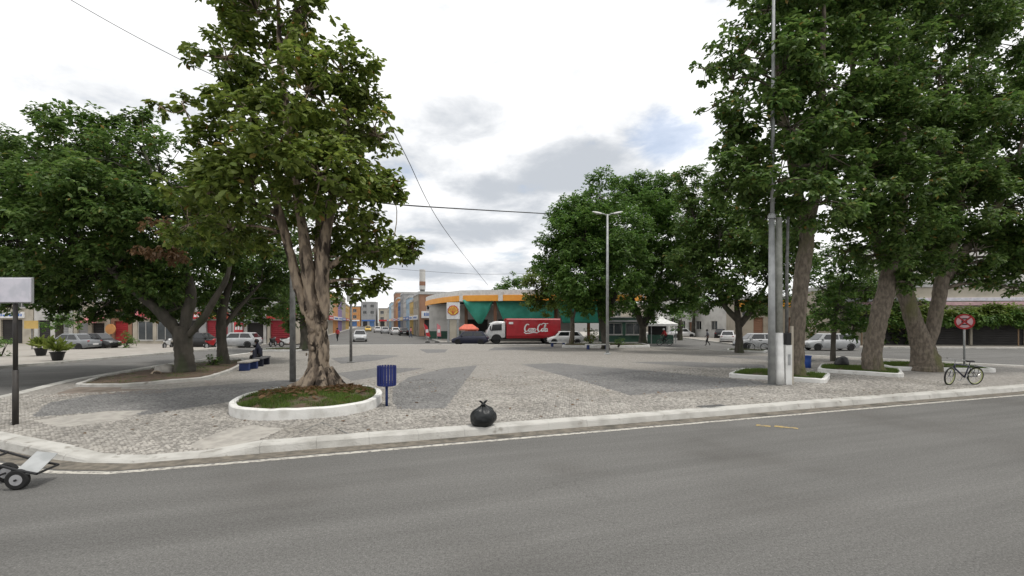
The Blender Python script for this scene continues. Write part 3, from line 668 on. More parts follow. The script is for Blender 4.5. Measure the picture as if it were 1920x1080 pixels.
for ang, ln in ((.3, .95), (1.6, .85), (2.7, 1.05), (3.5, 1.15), (4.3, .95), (5.2, 1.0), (5.9, .85)):          # root flare
    d = Vector((math.cos(ang), math.sin(ang), 0)); o_ = B1
    stems1.append(([o_ + d * .26 + Vector((0, 0, .7)), o_ + d * .48 + Vector((0, 0, .26)), o_ + d * ln * .75 + Vector((0, 0, .06)), o_ + d * ln + Vector((0, 0, -.12))], [.1, .17, .12, .06]))
tr1, C1 = tree('almond_tree', 'tall broad leaved tree with pale knobbly trunk in the rounded white bed', B1, stems1, t1_clumps, 'bark_pale', 'leaf_almond', .2, 84, 8, True, 3, 'broad leaved trees on the plaza', amp=.24, limb_r=.06, sides=44)
# bosses and stubs on the old trunk
b = MB(); r_ = np.random.default_rng(5)
for k in range(46):
    z = r_.uniform(.25, 4.4); a = r_.uniform(PI, 2 * PI); u_ = (B1.z + z - CH)
    cx = (598 - (z / 4.6) * 14 - CX) / F * Y1; rr = .31 if z > .9 else .38
    c = Vector((cx + math.cos(a) * rr, Y1 + math.sin(a) * rr, B1.z + z)) - B1; q = r_.uniform(.04, .1)
    b.lathe([(q * 1.3, -q * .5), (q * 1.1, q * .1), (q * .7, q * .4), (q * .25, q * .45)], 8, c, Matrix.Rotation(a - PI / 2, 4, 'Z') @ Matrix.Rotation(R(90), 4, 'X') @ Matrix.Scale(r_.uniform(.7, 1.5), 4, (0, 1, 0)))
b.build('burl', MT['bark_pale'], tr1, smooth=True, kind='stuff')
# the leaves that show largest, picked apart
crown1 = [o for o in COL.objects if o.parent == tr1 and o.name.startswith('crown')][0]
V, F_ = leaf_arrays(np.zeros((1, 3)), np.array([[1., 0, -.1]]), np.array([[0., 0, 1]]), np.array([.29]), np.array([.16]), True)
lm = np_mesh('leaf', V, [F_], MT['leaf_almond'], crown1); sel = C1[np.argsort(C1[:, 1] + r_.normal(0, .5, len(C1)))[:600]]; sel = sel[r_.permutation(len(sel))[:300]]
for k, c in enumerate(sel):
    o = lm if k == 0 else lm.copy()
    if k: COL.objects.link(o); o.parent = crown1
    o.location = Vector(c) + Vector((0, -.12, 0)); o.rotation_euler = (r_.normal(-.4, .4), r_.uniform(-.1, .9), r_.uniform(0, 2 * PI))

# --- two dark trees in the soil bed at left
B6 = G(345, 697, .3); Y6 = B6.y
c6 = CL(Y6, [(60, 300, 78, 0), (145, 275, 75, -1), (225, 290, 78, 0), (300, 330, 85, -1), (20, 360, 85, -1), (110, 370, 90, -2), (210, 380, 92, -2.2), (310, 410, 88, -1.6), (-50, 400, 90, 0), (30, 450, 85, -1.4), (130, 460, 88, -1.6), (240, 470, 88, -1),
    (-60, 480, 85, 1), (340, 480, 75, .5), (80, 515, 70, .5), (180, 525, 62, 1.2), (10, 505, 60, 2), (290, 530, 58, 2), (100, 245, 40, 0, .7), (85, 222, 24, 0, .8), (262, 250, 38, .5, .8), (268, 222, 18, .5, .8), (160, 350, 80, 3), (270, 420, 80, 3), (60, 420, 80, 3), (-20, 300, 60, 1), (390, 380, 60, 1), (170, 250, 35, 0, .7), (200, 300, 60, -2), (100, 540, 44, 3), (200, 550, 40, 3.5), (20, 540, 44, 4), (300, 555, 36, 4), (380, 540, 36, 2), (150, 500, 60, 4), (400, 470, 60, 2.5), (250, 500, 60, 4), (160, 572, 26, 4), (220, 578, 22, 4.5), (270, 575, 24, 3), (330, 585, 16, 5), (60, 555, 28, 4), (110, 582, 22, 3), (180, 590, 18, 3), (250, 592, 16, 3), (300, 588, 16, 2), (20, 575, 22, 4)])
stems6 = [([B6 + Vector((0, 0, -.2)), P(345, 690, Y6), P(344, 660, Y6), P(341, 632, Y6), P(338, 612, Y6)], [0.496, 0.416, 0.344, 0.344, 0.288]),
          (SP(Y6, [(338, 628, 0), (318, 605, -.2), (285, 572, -.3), (235, 530, -.6), (170, 470, -1), (100, 380, -1)]), [.2, .24, .19, .15, .11, .05]),
          (SP(Y6, [(345, 628, 0), (350, 590, .1), (358, 550, .1), (340, 480, 0), (300, 380, -.5), (270, 280, -.5)]), [.2, .24, .2, .16, .12, .05]),
          (SP(Y6, [(352, 630, 0), (380, 598, -.1), (400, 565, -.2), (425, 520, -.3), (440, 450, -.3)]), [.15, .17, .14, .1, .05]),
          (SP(Y6, [(335, 620, .3), (290, 570, 1.2), (220, 520, 2), (100, 460, 2.5)]), [.15, .18, .14, .06])]
tree('almond_tree', 'wide dark tree with thick forking trunk in the brown soil bed', B6, stems6, c6, 'bark_dark', 'leaf_deep', .215, 92, 8, False, 6, 'broad leaved trees on the plaza', amp=.2, limb_r=.09, dead=[(P(305, 455, Y6 - 4.2), .62), (P(290, 420, Y6 - 4.4), .45)])
B7 = G(418, 681, .3); Y7 = B7.y
c7 = CL(Y7, [(430, 470, 70, 0), (500, 480, 70, 1), (390, 520, 60, 1), (470, 540, 55, 2), (540, 520, 55, 3), (350, 540, 50, 3), (440, 410, 70, 0), (520, 420, 70, 2), (430, 565, 34, 3), (500, 570, 34, 4), (380, 570, 30, 4), (530, 570, 28, 5), (470, 500, 60, 4), (400, 470, 60, 4), (330, 575, 24, 5), (450, 590, 18, 5), (490, 592, 16, 5), (385, 592, 14, 5)])
stems7 = [([B7 + Vector((0, 0, -.2)), P(418, 676, Y7), P(416, 650, Y7), P(415, 610, Y7), P(420, 570, Y7), P(440, 500, Y7)], [.42, .32, .25, .23, .2, .08]),
          (SP(Y7, [(416, 620, 0), (445, 580, .5), (490, 530, 1)]), [.12, .12, .05])]
tree('almond_tree', 'dark slimmer tree in the soil bed behind the thick forking trunk', B7, stems7, c7, 'bark_dark', 'leaf_deep', .235, 52, 8, False, 7, 'broad leaved trees on the plaza', limb_r=.09)
B8 = G(572, 655, .25); Y8 = B8.y
c8 = CL(Y8, [(560, 560, 45), (520, 560, 45), (600, 555, 45, 1), (555, 510, 50), (500, 500, 50, 1), (610, 505, 45, 2), (460, 560, 36, 2), (555, 600, 22)])
tree('almond_tree', 'dark tree in the low grass bed seen behind the pale trunk', B8, [([B8, P(572, 640, Y8), P(570, 600, Y8), P(565, 540, Y8)], [.5, .36, .3, .12])], c8, 'bark_dark', 'leaf_deep', .34, 30, 7, False, 8, 'broad leaved trees on the plaza', limb_r=.1)

# --- the tall trees at right
B2 = G(1493, 703, .34); Y2 = B2.y
c2 = CL(Y2, [(1440, 20, 80, -.5), (1400, 90, 56, -1, .7), (1350, 85, 34, -1, .7), (1322, 130, 26, -1, .6), (1375, 150, 50, -.8, .65), (1338, 200, 30, -.6, .65), (1470, 130, 82, -1), (1420, 215, 68, -1), (1375, 270, 46, -.8, .8), (1400, 320, 62, -1.4), (1480, 240, 82, -1.6), (1460, 340, 75, -1.8), (1520, 60, 85, 0),
    (1540, 160, 85, -.6), (1550, 290, 80, -1.4), (1540, 380, 62, -1.6), (1500, 430, 42, .5), (1440, 405, 48, -.8), (1370, 350, 42, -.8), (1480, -60, 100, 0), (1430, 120, 70, 2), (1480, 280, 80, 2), (1530, 220, 80, 2.4), (1560, -40, 90, 1), (1395, 45, 34, -.5, .5)])
stems2 = [([B2 + Vector((0, 0, -.2)), P(1492, 695, Y2), P(1492, 650, Y2), P(1497, 590, Y2), P(1503, 520, Y2), P(1512, 450, Y2), P(1515, 390, Y2)], [0.39, 0.343, 0.296, 0.281, 0.281, 0.281, 0.25]),
          (SP(Y2, [(1512, 430), (1490, 330), (1470, 220), (1450, 80)]), [.2, .18, .13, .05]), (SP(Y2, [(1516, 420), (1535, 320), (1540, 180), (1545, 0)]), [.24, .2, .15, .06]), (SP(Y2, [(1508, 410), (1460, 370, -.5), (1410, 330, -.8)]), [.18, .12, .04])]
tree('almond_tree', 'tall tree with upright grey trunk standing just behind the pole cluster', B2, stems2, c2, 'bark_grey', 'leaf_deep', .225, 70, 8, True, 12, 'tall trees on the right of the plaza', limb_r=.09, sides=22)
B3 = G(1640, 694, .34); Y3 = B3.y
c3 = CL(Y3, [(1600, 20, 95, 0), (1680, 40, 90, 1), (1640, 130, 90, -1), (1590, 220, 82, -1.4), (1680, 230, 86, -1.2), (1620, 320, 82, -1.6), (1700, 340, 80, -1), (1600, 410, 60, -1), (1670, 420, 66, -1.4), (1730, 420, 60, 0), (1640, 480, 36, -.5), (1690, 490, 40, -.4), (1740, 480, 45, .5), (1620, -60, 100, 0), (1640, 280, 85, 2.5), (1720, 140, 80, 2), (1590, 470, 24, -.5), (1700, 530, 22, -.3)])
stems3 = [([B3 + Vector((0, 0, -.2)), P(1636, 685, Y3), P(1637, 650, Y3), P(1647, 600, Y3), P(1660, 550, Y3), P(1668, 500, Y3), P(1672, 440, Y3)], [0.462, 0.406, 0.364, 0.35, 0.336, 0.315, 0.28]),
          (SP(Y3, [(1668, 500), (1640, 440), (1620, 340), (1600, 200), (1600, 50)]), [.25, .24, .18, .13, .06]), (SP(Y3, [(1672, 480), (1690, 400), (1690, 260), (1680, 80)]), [.25, .24, .18, .06])]
tree('almond_tree', 'tall tree on one thick mossy trunk leaning right, second from the poles', B3, stems3, c3, 'bark_grey', 'leaf_deep', .22, 104, 8, False, 13, 'tall trees on the right of the plaza', limb_r=.1, sides=22)
B4 = G(1735, 688, .34); Y4 = B4.y
c4 = CL(Y4, [(1780, 30, 90, 0, .8), (1850, 80, 80, 1, .85), (1760, 140, 90, -1), (1840, 190, 80, 0, .9), (1920, 160, 70, 1, .78), (1780, 270, 86, -1), (1860, 300, 84, 0, .85), (1930, 280, 80, 0, .85), (1800, 380, 80, -1), (1880, 400, 80, -.5), (1950, 400, 80, 0), (1760, 440, 50, 0), (1830, 470, 55, -.5), (1900, 490, 50, 0), (1960, 500, 60, 0), (1770, 505, 36, .5), (1850, 520, 28, 0), (1820, -40, 90, 0, .8), (2010, 300, 90, 0), (1900, 540, 20, 0), (1990, 120, 80, 0, .85), (1910, 40, 70, 1, .75), (1890, 230, 70, 1, .85), (1840, 330, 80, 3)])
stems4 = [([B4 + Vector((0, 0, -.2)), P(1735, 682, Y4), P(1730, 655, Y4), P(1722, 625, Y4), P(1705, 575, Y4), P(1695, 530, Y4), P(1700, 460, Y4)], [0.697, 0.607, 0.492, 0.394, 0.344, 0.328, 0.279]),
          (SP(Y4, [(1735, 660), (1748, 620), (1758, 570), (1768, 520), (1790, 440), (1810, 300), (1820, 120)]), [0.287, 0.312, 0.295, 0.271, 0.213, 0.148, 0.0492]), (SP(Y4, [(1770, 520), (1830, 440), (1890, 350), (1920, 250)]), [.3, .2, .14, .05]), (SP(Y4, [(1698, 500), (1740, 400), (1770, 250), (1780, 80)]), [.4, .28, .2, .06])]
tree('almond_tree', 'broad tree on a forked grey trunk nearest the no parking sign', B4, stems4, c4, 'bark_grey', 'leaf_deep', .22, 100, 8, False, 14, 'tall trees on the right of the plaza', limb_r=.1, sides=22)
# small tree with a thin stem in front of the white hatchback
Bs = G(1562, 677, .15); Ys = Bs.y
tree('small_tree', 'small dark tree on a thin stem in front of the silver white car at right', Bs, [([Bs + Vector((0, 0, -.1)), P(1562, 660, Ys), P(1563, 630, Ys), P(1566, 590, Ys), P(1575, 540, Ys)], [.17, .14, .13, .12, .05])],
     CL(Ys, [(1580, 510, 46), (1540, 540, 36, -.5), (1620, 545, 44), (1575, 575, 40, -.6), (1625, 590, 34), (1530, 590, 28), (1600, 610, 24), (1550, 480, 34), (1610, 490, 34)]), 'bark_dark', 'leaf_fig', .24, 46, 7, False, 21, limb_r=.05, sides=10)

# --- dense dark trees behind the double lamp
fig = 'dense round crowned trees beyond the lamp'
B5 = G(1135, 651, .3); Y5 = B5.y
tree('fig_tree', 'dark dense round crowned tree directly behind the double lamp post', B5, [([B5 + Vector((0, 0, -.2)), P(1134, 640, Y5), P(1130, 610, Y5), P(1125, 570, Y5), P(1130, 500, Y5)], [0.413, 0.303, 0.275, 0.248, 0.11]), (SP(Y5, [(1132, 600), (1150, 560), (1170, 500)]), [.35, .25, .1])],
     CL(Y5, [(1055, 430, 48), (1085, 395, 48), (1125, 372, 45), (1045, 480, 44), (1095, 450, 60, -2), (1145, 430, 62, -2), (1040, 520, 36), (1090, 515, 55, -2), (1145, 500, 60, -2.4), (1110, 555, 40, -1), (1150, 560, 42, -1), (1075, 560, 34), (1020, 470, 24, .5, .7), (1100, 470, 60, 3)]), 'bark_dark', 'leaf_fig', .27, 64, 7, False, 31, fig, limb_r=.08, sides=12, nsub=18)
B5c = G(1205, 643.5, .3); Y5c = B5c.y
tree('fig_tree', 'dark dense round crowned tree with low fork between the lamp and the white tent', B5c, [([B5c + Vector((0, 0, -.2)), P(1205, 635, Y5c), P(1205, 615, Y5c), P(1205, 600, Y5c)], [0.496, 0.372, 0.341, 0.31]), (SP(Y5c, [(1205, 610), (1190, 575), (1175, 520)]), [.4, .3, .12]), (SP(Y5c, [(1206, 610), (1225, 575), (1240, 510)]), [.4, .3, .12])],
     CL(Y5c, [(1170, 365, 42), (1205, 358, 36), (1240, 365, 40), (1275, 395, 40), (1195, 420, 60, -3), (1255, 440, 60, -2), (1190, 490, 60, -3), (1250, 500, 58, -2), (1300, 450, 44), (1295, 510, 42), (1200, 550, 44, -1), (1250, 560, 40), (1290, 560, 24), (1220, 590, 18), (1150, 340, 14, 0, .8), (1215, 470, 60, 3)]), 'bark_dark', 'leaf_fig', .27, 64, 7, False, 32, fig, limb_r=.12, sides=12, nsub=18)
B5a = G(1070, 646, .3); Y5a = B5a.y
tree('fig_tree', 'small yellowish green tree on a slender pale stem behind the white hatchback', B5a, [([B5a + Vector((0, 0, -.2)), P(1073, 630, Y5a), P(1073, 600, Y5a), P(1066, 570, Y5a), P(1050, 540, Y5a)], [.3, .24, .2, .14, .05]), (SP(Y5a, [(1073, 602), (1080, 575), (1085, 545)]), [.14, .1, .04])],
     CL(Y5a, [(1005, 540, 30, -.6), (1030, 515, 36), (1045, 550, 36, -.5), (1000, 565, 20), (1080, 540, 30), (1025, 575, 22), (990, 525, 16)]), 'bark_grey', 'leaf_yellow', .28, 50, 7, False, 33, fig, limb_r=.06, sides=10)
B9 = G(1386, 659, .25); Y9 = B9.y
tree('fig_tree', 'dark tree with low forked trunk just left of the tall pole cluster', B9, [([B9 + Vector((0, 0, -.2)), P(1386, 650, Y9), P(1385, 620, Y9), P(1383, 590, Y9), P(1380, 550, Y9)], [0.364, 0.28, 0.252, 0.235, 0.112]), (SP(Y9, [(1386, 610), (1410, 580), (1440, 530)]), [.3, .22, .08]), (SP(Y9, [(1384, 600), (1360, 575), (1330, 520)]), [.3, .2, .08])],
     CL(Y9, [(1300, 350, 36), (1275, 330, 18, 0, .8), (1345, 370, 48, -1), (1300, 405, 46, -1), (1400, 390, 52, -1), (1350, 440, 56, -2), (1420, 450, 54, -2), (1300, 465, 46, -1), (1460, 430, 46), (1370, 500, 52, -2), (1440, 510, 50, -1), (1310, 520, 34), (1400, 550, 36, -1), (1350, 550, 26), (1460, 560, 30), (1490, 490, 40, 1), (1370, 450, 55, 3), (1420, 570, 26), (1330, 565, 22), (1440, 470, 50, 3)]), 'bark_dark', 'leaf_deep', .27, 60, 7, False, 34, fig, limb_r=.12, sides=12, nsub=16)

# --- far trees
far = 'trees far behind the plaza'
def far_tree(label, u, Y, lst, leaf='leaf_fig', seed=1, size=.5, dens=24):
    b0 = Vector(((u - CX) / F * Y, Y, 0)); top = min(v for _, v, _ in lst)
    tree('far_tree', label, b0, [([b0, P(u, HZ + 5, Y), P(u + 2, (HZ + top) / 2, Y)], [.4, .3, .15])], CL(Y, lst), 'bark_dark', leaf, size, dens, 6, False, seed, far, limb_r=.1, sides=8, nsub=9)
far_tree('dark treetop showing above the fuel station canopy', 955, 100, [(945, 533, 14), (962, 528, 15), (980, 530, 14), (935, 540, 10), (965, 545, 20)], seed=41)
far_tree('flat topped green tree over the right hand street', 1300, 78, [(1270, 575, 18), (1295, 562, 22), (1320, 568, 20), (1340, 580, 14), (1300, 582, 22)], seed=42)
far_tree('bushy green tree beside the white tent roof', 1275, 66, [(1262, 600, 13), (1278, 596, 12), (1270, 612, 12)], seed=43, size=.3)
far_tree('dark green tree behind the yellow flowered pots at left', 112, 50, [(95, 600, 18), (118, 592, 20), (138, 600, 16), (110, 612, 18)], seed=44, size=.3)
far_tree('hazy green tree at the far end of the right hand street', 1352, 110, [(1345, 595, 12), (1360, 588, 14), (1372, 598, 10)], seed=45)
far_tree('dark tree filling the gap behind the forked trunk', 1650, 50, [(1640, 560, 40), (1690, 570, 36), (1600, 560, 36), (1720, 600, 24), (1650, 600, 30), (1600, 600, 26), (1550, 575, 34), (1620, 520, 40), (1560, 530, 36), (1690, 525, 40), (1530, 610, 24), (1690, 620, 24), (1580, 630, 18), (1640, 632, 18)], 'leaf_deep', 46, .36, 50)

# --- shrubs, pots and small plants
def shrub(name, label, u, v, z, rpx, leaf, cat='shrub', seed=1, size=.16, dens=90, hz=1.0, group=None):
    p = G(u, v, z); Y = p.y; rad = rpx * Y / F; r = np.random.default_rng(seed); root = thing(name, label, cat, p, group=group)
    b = MB()
    for k in range(6):
        a = r.uniform(0, 2 * PI); b.tube([(0, 0, -.05), (math.cos(a) * rad * .3, math.sin(a) * rad * .3, rad * .6 * hz), (math.cos(a) * rad * .6, math.sin(a) * rad * .6, rad * 1.2 * hz)], [.04, .03, .01], 5)
    b.build('stem', MT['bark_dark'], root)
    C, D, _ = crown_points([((0, 0, rad * hz), (rad, rad, rad * hz), 1)], dens, r, .45, 14)
    V, F_ = leaf_arrays(*rosettes(C, D, 6, size, r, .1), False); np_mesh('foliage', V, [F_], MT[leaf], root, 'stuff'); return root
shrub('round_bush', 'clipped round green bush on the pavement before the red shops', 236, 652, .13, 14, 'leaf_fig', seed=51)
shrub('round_bush', 'green bush at the far left edge behind the notice board post', 2, 668, .13, 20, 'leaf_fig', seed=52)
shrub('garden_shrub', 'low green shrubs at the foot of the dark trees by the blue benches', 1160, 650, .3, 9, 'leaf_fig', seed=53)
shrub('garden_shrub', 'yellow green shrub beside the slender stem near the white hatchback', 1108, 647, .3, 15, 'leaf_yellow', seed=54)
shrub('garden_shrub', 'bright hedge by the red and white signs at the station entrance', 862, 640, .1, 8, 'leaf_lime', seed=55, size=.14)
shrub('weedy_plant', 'small leafy weed in the soil bed between the two left trunks', 397, 687, .25, 11, 'leaf_deep', seed=56, size=.14)
def pot_plant(label, u, v, seed):
    p = G(u, v, .13); root = thing('potted_plant', label, 'potted plant', p, group='black pots with lime plants'); root.scale = (.85, .85, .85); b = MB()
    b.lathe([(.26, 0), (.3, .05), (.42, .55), (.47, .58), (.47, .64), (.4, .64), (.38, .56)], 14); b.build('pot', MT['plastic_black'], root)
    r = np.random.default_rng(seed); m = 150; a = r.uniform(0, 2 * PI, m); el = r.uniform(.3, 1.3, m)
    ax = np.stack([np.cos(a) * np.cos(el), np.sin(a) * np.cos(el), np.sin(el)], 1); c = np.stack([r.normal(0, .12, m), r.normal(0, .12, m), r.uniform(.55, .8, m)], 1) + ax * r.uniform(0, .7, m)[:, None]
    V, F_ = leaf_arrays(c, ax, np.cross(ax, r.normal(0, 1, (m, 3))), r.uniform(.3, .6, m), r.uniform(.1, .2, m), True); np_mesh('foliage', V, [F_], MT['leaf_lime'], root, 'stuff')
    b = MB(); b.tube([(0, 0, .5), (.02, .01, .9)], [.05, .02], 6); b.build('stem', MT['bark_dark'], root)
pot_plant('tapered black pot with lime green plant, nearer of the two at left', 108, 676, 61)
pot_plant('tapered black pot with lime green plant, farther and left of the pair', 77, 667, 62)

# stones and leaf litter
def rock(name, label, u, v, z, s, seed, m='bark_grey'):
    b = MB(); p = G(u, v, z); bm = bmesh.new(); bmesh.ops.create_icosphere(bm, subdivisions=3, radius=1)
    vs = []
    for w in bm.verts: q = w.co * (1 + .3 * noise.noise(w.co * 1.3 + Vector((seed, 0, 0))) + .1 * noise.noise(w.co * 4)); vs.append((q.x * s[0], q.y * s[1], max(q.z * s[2], -.06) + s[2] * .5))
    b.add(vs, [tuple(x.index for x in f.verts) for f in bm.faces]); bm.free(); o = b.build(name, MT[m], smooth=True); o.location = p; return tag(o, label, 'stone')
rock('stone', 'pale boulder left of the thick forking trunk on the soil bed', 308, 702, .2, (.42, .35, .3), 3, 'concrete_pale')
rock('stone', 'brown stone at the left end of the soil bed', 292, 706, .18, (.22, .2, .16), 8, 'bark_pale')
r_ = np.random.default_rng(71); m = 1800; a = r_.uniform(0, 2 * PI, m); d_ = np.abs(r_.normal(0, 1.0, m)) + .55
c = np.stack([B1.x + np.cos(a) * d_ * .95, B1.y - .15 + np.sin(a) * d_ * .9, np.full(m, .44)], 1); k = inside([(p.x, p.y) for p in superell((-5.75, 13.75), 1.7, 2.05, .25)], c[:, 0], c[:, 1]); c = c[k]
c[:, 2] = .15 + .215 + .14 * (1 - np.clip(((c[:, 0] + 5.75) / 1.95) ** 2 + ((c[:, 1] - 13.75) / 2.3) ** 2, 0, 1)) + r_.uniform(0, .05, len(c)); m = len(c)
an = r_.uniform(0, 2 * PI, m); V, F_ = leaf_arrays(c, np.stack([np.cos(an), np.sin(an), r_.normal(.1, .2, m)], 1), np.stack([r_.normal(0, .4, m), r_.normal(0, .4, m), np.ones(m)], 1), r_.uniform(.1, .24, m), r_.uniform(.05, .13, m), True)
tag(np_mesh('leaf_litter', V, [F_], MT['leaf_dead'], None, 'stuff'), 'dry brown fallen leaves around the foot of the nearest trunk', 'leaves')
m = 260; x = r_.uniform(-9, 14, m); y = r_.uniform(9, 24, m); k = inside(OUT, x, y) & (plaza_z(x, y) > .149)
for pl in (PL_MAIN, PL_R1, PL_R2, BED): k &= ~inside([(p.x, p.y) for p in pl], x, y)
x, y = x[k], y[k]; m = len(x); an = r_.uniform(0, 2 * PI, m)
V, F_ = leaf_arrays(np.stack([x, y, np.full(m, .178)], 1), np.stack([np.cos(an), np.sin(an), np.full(m, .05)], 1), np.stack([r_.normal(0, .2, m), r_.normal(0, .2, m), np.ones(m)], 1), r_.uniform(.05, .14, m), r_.uniform(.03, .07, m), True)
tag(np_mesh('fallen_leaves', V, [F_], MT['leaf_dead'], None, 'stuff'), 'scattered dry leaves over the pale plaza paving', 'leaves')

# ============================================================ BUILDINGS
def front_wall(b, w, h, holes, t=.25):
    xs = sorted({0, w, *[x for o in holes for x in o[:2]]}); zs = sorted({0, h, *[z for o in holes for z in o[2:4]]})
    for i in range(len(xs) - 1):
        for j in range(len(zs) - 1):
            cx = (xs[i] + xs[i + 1]) / 2; cz = (zs[j] + zs[j + 1]) / 2
            if not any(o[0] < cx < o[1] and o[2] < cz < o[3] for o in holes): b.box(xs[i], xs[i + 1], 0, t, zs[j], zs[j + 1])
def building(label, x, y, rz, w, d, h, wall, win=(), door=(), signs=(), awn=(), name='building', cat='building', roof='roof_metal', parapet=.35, group=None, base=.1):
    root = thing(name, label, cat, (x, y, base), rz, group)
    holes = [o[:4] for o in win] + [o[:4] for o in door]
    b = MB(); front_wall(b, w, h, holes); b.box(0, w, .62, d, 0, h); b.box(-.002, .24, .25, .62, 0, h - .002); b.box(w - .24, w + .002, .25, .62, 0, h - .002); b.box(.24, w - .24, .25, .62, h - .2, h - .003)
    b.build('wall', MT[wall], root)
    b = MB(); b.box(-.12, w + .12, -.12, d + .1, h, h + .14)
    if parapet: b.box(-.05, w + .05, -.05, .2, h + .14, h + .14 + parapet); b.box(-.05, .2, .2, d, h + .14, h + .14 + parapet); b.box(w - .2, w + .05, .2, d, h + .14, h + .14 + parapet)
    b.build('roof', MT[roof], root)
    for o in win:
        x0, x1, z0, z1 = o[:4]; gm = o[4] if len(o) > 4 else 'glass_dark'
        b = MB(); e = .07
        b.box(x0, x0 + e, .1, .2, z0, z1); b.box(x1 - e, x1, .1, .2, z0, z1); b.box(x0 + e, x1 - e, .1, .2, z1 - e, z1); b.box(x0 + e, x1 - e, .1, .2, z0, z0 + e); b.box((x0 + x1) / 2 - .03, (x0 + x1) / 2 + .03, .11, .19, z0 + e, z1 - e)
        fo = b.build('window', MT['w_white'], root)
        b = MB(); b.box(x0 + e, x1 - e, .14, .17, z0 + e, z1 - e); b.build('pane', MT[gm], fo)
        b = MB(); b.box(x0 - .08, x1 + .08, -.07, .1, z0 - .08, z0); b.build('sill', MT['w_white'], fo)
    for o in door:
        x0, x1, z0, z1 = o[:4]; dm = o[4] if len(o) > 4 else 'w_dark'; b = MB(); n = max(3, int((z1 - z0) / .22))
        for k in range(n):
            za = z0 + (z1 - z0) * k / n; zb = z0 + (z1 - z0) * (k + 1) / n
            b.add([(x0, .2, za), (x1, .2, za), (x1, .23, (za + zb) / 2), (x0, .23, (za + zb) / 2), (x1, .2, zb), (x0, .2, zb)], [(0, 1, 2, 3), (3, 2, 4, 5)])
        b.build('shutter', MT[dm], root)
    for o in signs:
        x0, x1, z0, z1, sm = o[:5]; b = MB(); b.box(x0, x1, -.16, -.002, z0, z1); s_ = b.build('sign_board', MT[sm], root, bevel=.02)
        if len(o) > 5:                             # unreadable lettering strip as flat print
            b = MB(); k = 0; xx = x0 + (x1 - x0) * .12; rr = random.Random(int(x0 * 10 + z0 * 7))
            while xx < x1 - (x1 - x0) * .12:
                wd = rr.uniform(.1, .28); b.box(xx, xx + wd, -.166, -.161, z0 + (z1 - z0) * .3, z0 + (z1 - z0) * rr.uniform(.6, .78)); xx += wd + .08
            b.build('print', MT[o[5]], s_)
    for o in awn:
        x0, x1, z, dep, am = o[:5]; b = MB(); b.add([(x0, -.003, z + .55), (x1, -.003, z + .55), (x1, -dep, z), (x0, -dep, z), (x1, -dep, z - .18), (x0, -dep, z - .18), (x0, -.003, z + .5), (x1, -.003, z + .5), (x1, -dep + .04, z - .05), (x0, -dep + .04, z - .05)], [(0, 1, 2, 3), (3, 2, 4, 5), (6, 9, 8, 7), (0, 3, 9, 6), (1, 7, 8, 2)])
        b.build('awning', MT[am], root)
    return root
sh = 'shops along the left street'
BL = 53.0
def LX(u): return (u - CX) / F * BL
building('cream shop house at the far left behind the notice board', LX(-70), BL, 0, LX(62) - LX(-70), 9, 6.8, 'w_cream', [(1, 2.2, 4, 5.4), (3.4, 4.6, 4, 5.4), (5.8, 7, 4, 5.4)], [(1, 3.2, .05, 2.7, 'w_dark'), (4.2, 6.6, .05, 2.7, 'w_dark')], [(.6, 3.4, 2.85, 3.5, 'w_pink', 'sign_white'), (4, 6.9, 2.85, 3.5, 'sign_white', 'sign_blue')], group=sh)
building('white two storey house with tall narrow windows at left', LX(64), BL, 0, LX(136) - LX(64), 9, 7.4, 'w_white', [(.4, 1.1, 4, 6), (1.6, 2.3, 4, 6), (2.9, 3.6, 4, 6)], [(.4, 1.8, .05, 2.6, 'w_dark'), (2.3, 3.8, .05, 2.6, 'w_grey')], group=sh)
building('pale cream shop with a pink awning over its door', LX(138), BL, 0, LX(206) - LX(138), 9, 4.6, 'w_cream', [(.3, 1.0, 3.3, 4.2)], [(.4, 1.6, .05, 2.5, 'w_grey'), (2.0, 3.4, .05, 2.3, 'w_dark')], awn=[(1.5, 3.7, 2.5, 1.4, 'w_pink')], group=sh)
building('narrow brown shop with a red shutter and dark sign', LX(208), BL, 0, LX(247) - LX(208), 9, 4.4, 'w_brown', [], [(.35, 1.9, .05, 2.5, 'w_red')], [(.3, 2.0, 2.9, 3.6, 'w_dark')], group=sh)
building('glass fronted shop under a pink and red sign', LX(249), BL, 0, LX(330) - LX(249), 9, 5.0, 'w_cream', [(.5, 2.2, .4, 2.5, 'glass_shop'), (2.6, 4.4, .4, 2.5, 'glass_shop')], [], [(.2, 4.5, 2.75, 3.9, 'w_pink', 'sign_red')], group=sh)
building('dark fronted shop with red sign behind the forking trunk', LX(332), BL, 0, LX(434) - LX(332), 9, 5.0, 'w_grey', [(.4, 1.8, 3.6, 4.6)], [(.5, 2.4, .05, 2.6, 'w_dark'), (3.2, 5.6, .05, 2.6, 'shutter_red')], [(.3, 2.7, 2.75, 3.5, 'sign_red', 'sign_white'), (3.1, 5.7, 2.75, 3.5, 'sign_red', 'sign_yellow')], group=sh)
building('shop with a dark grey awning and red poster left of the red shutter', LX(436), BL, 0, LX(499) - LX(436), 9, 4.6, 'w_white', [], [(1.6, 3.4, .05, 2.4, 'w_dark')], [(.25, 1.2, 1.2, 2.4, 'sign_red', 'sign_white')], awn=[(1.2, 3.7, 2.5, 1.2, 'awning_grey')], group=sh)
building('red shuttered shop with red roof sign at the street corner', LX(501), BL, 0, LX(556) - LX(501), 9, 4.0, 'w_cream', [], [(.3, 2.9, .05, 2.6, 'shutter_red')], [(.0, 3.2, 2.75, 3.9, 'sign_red', 'sign_white')], group=sh)
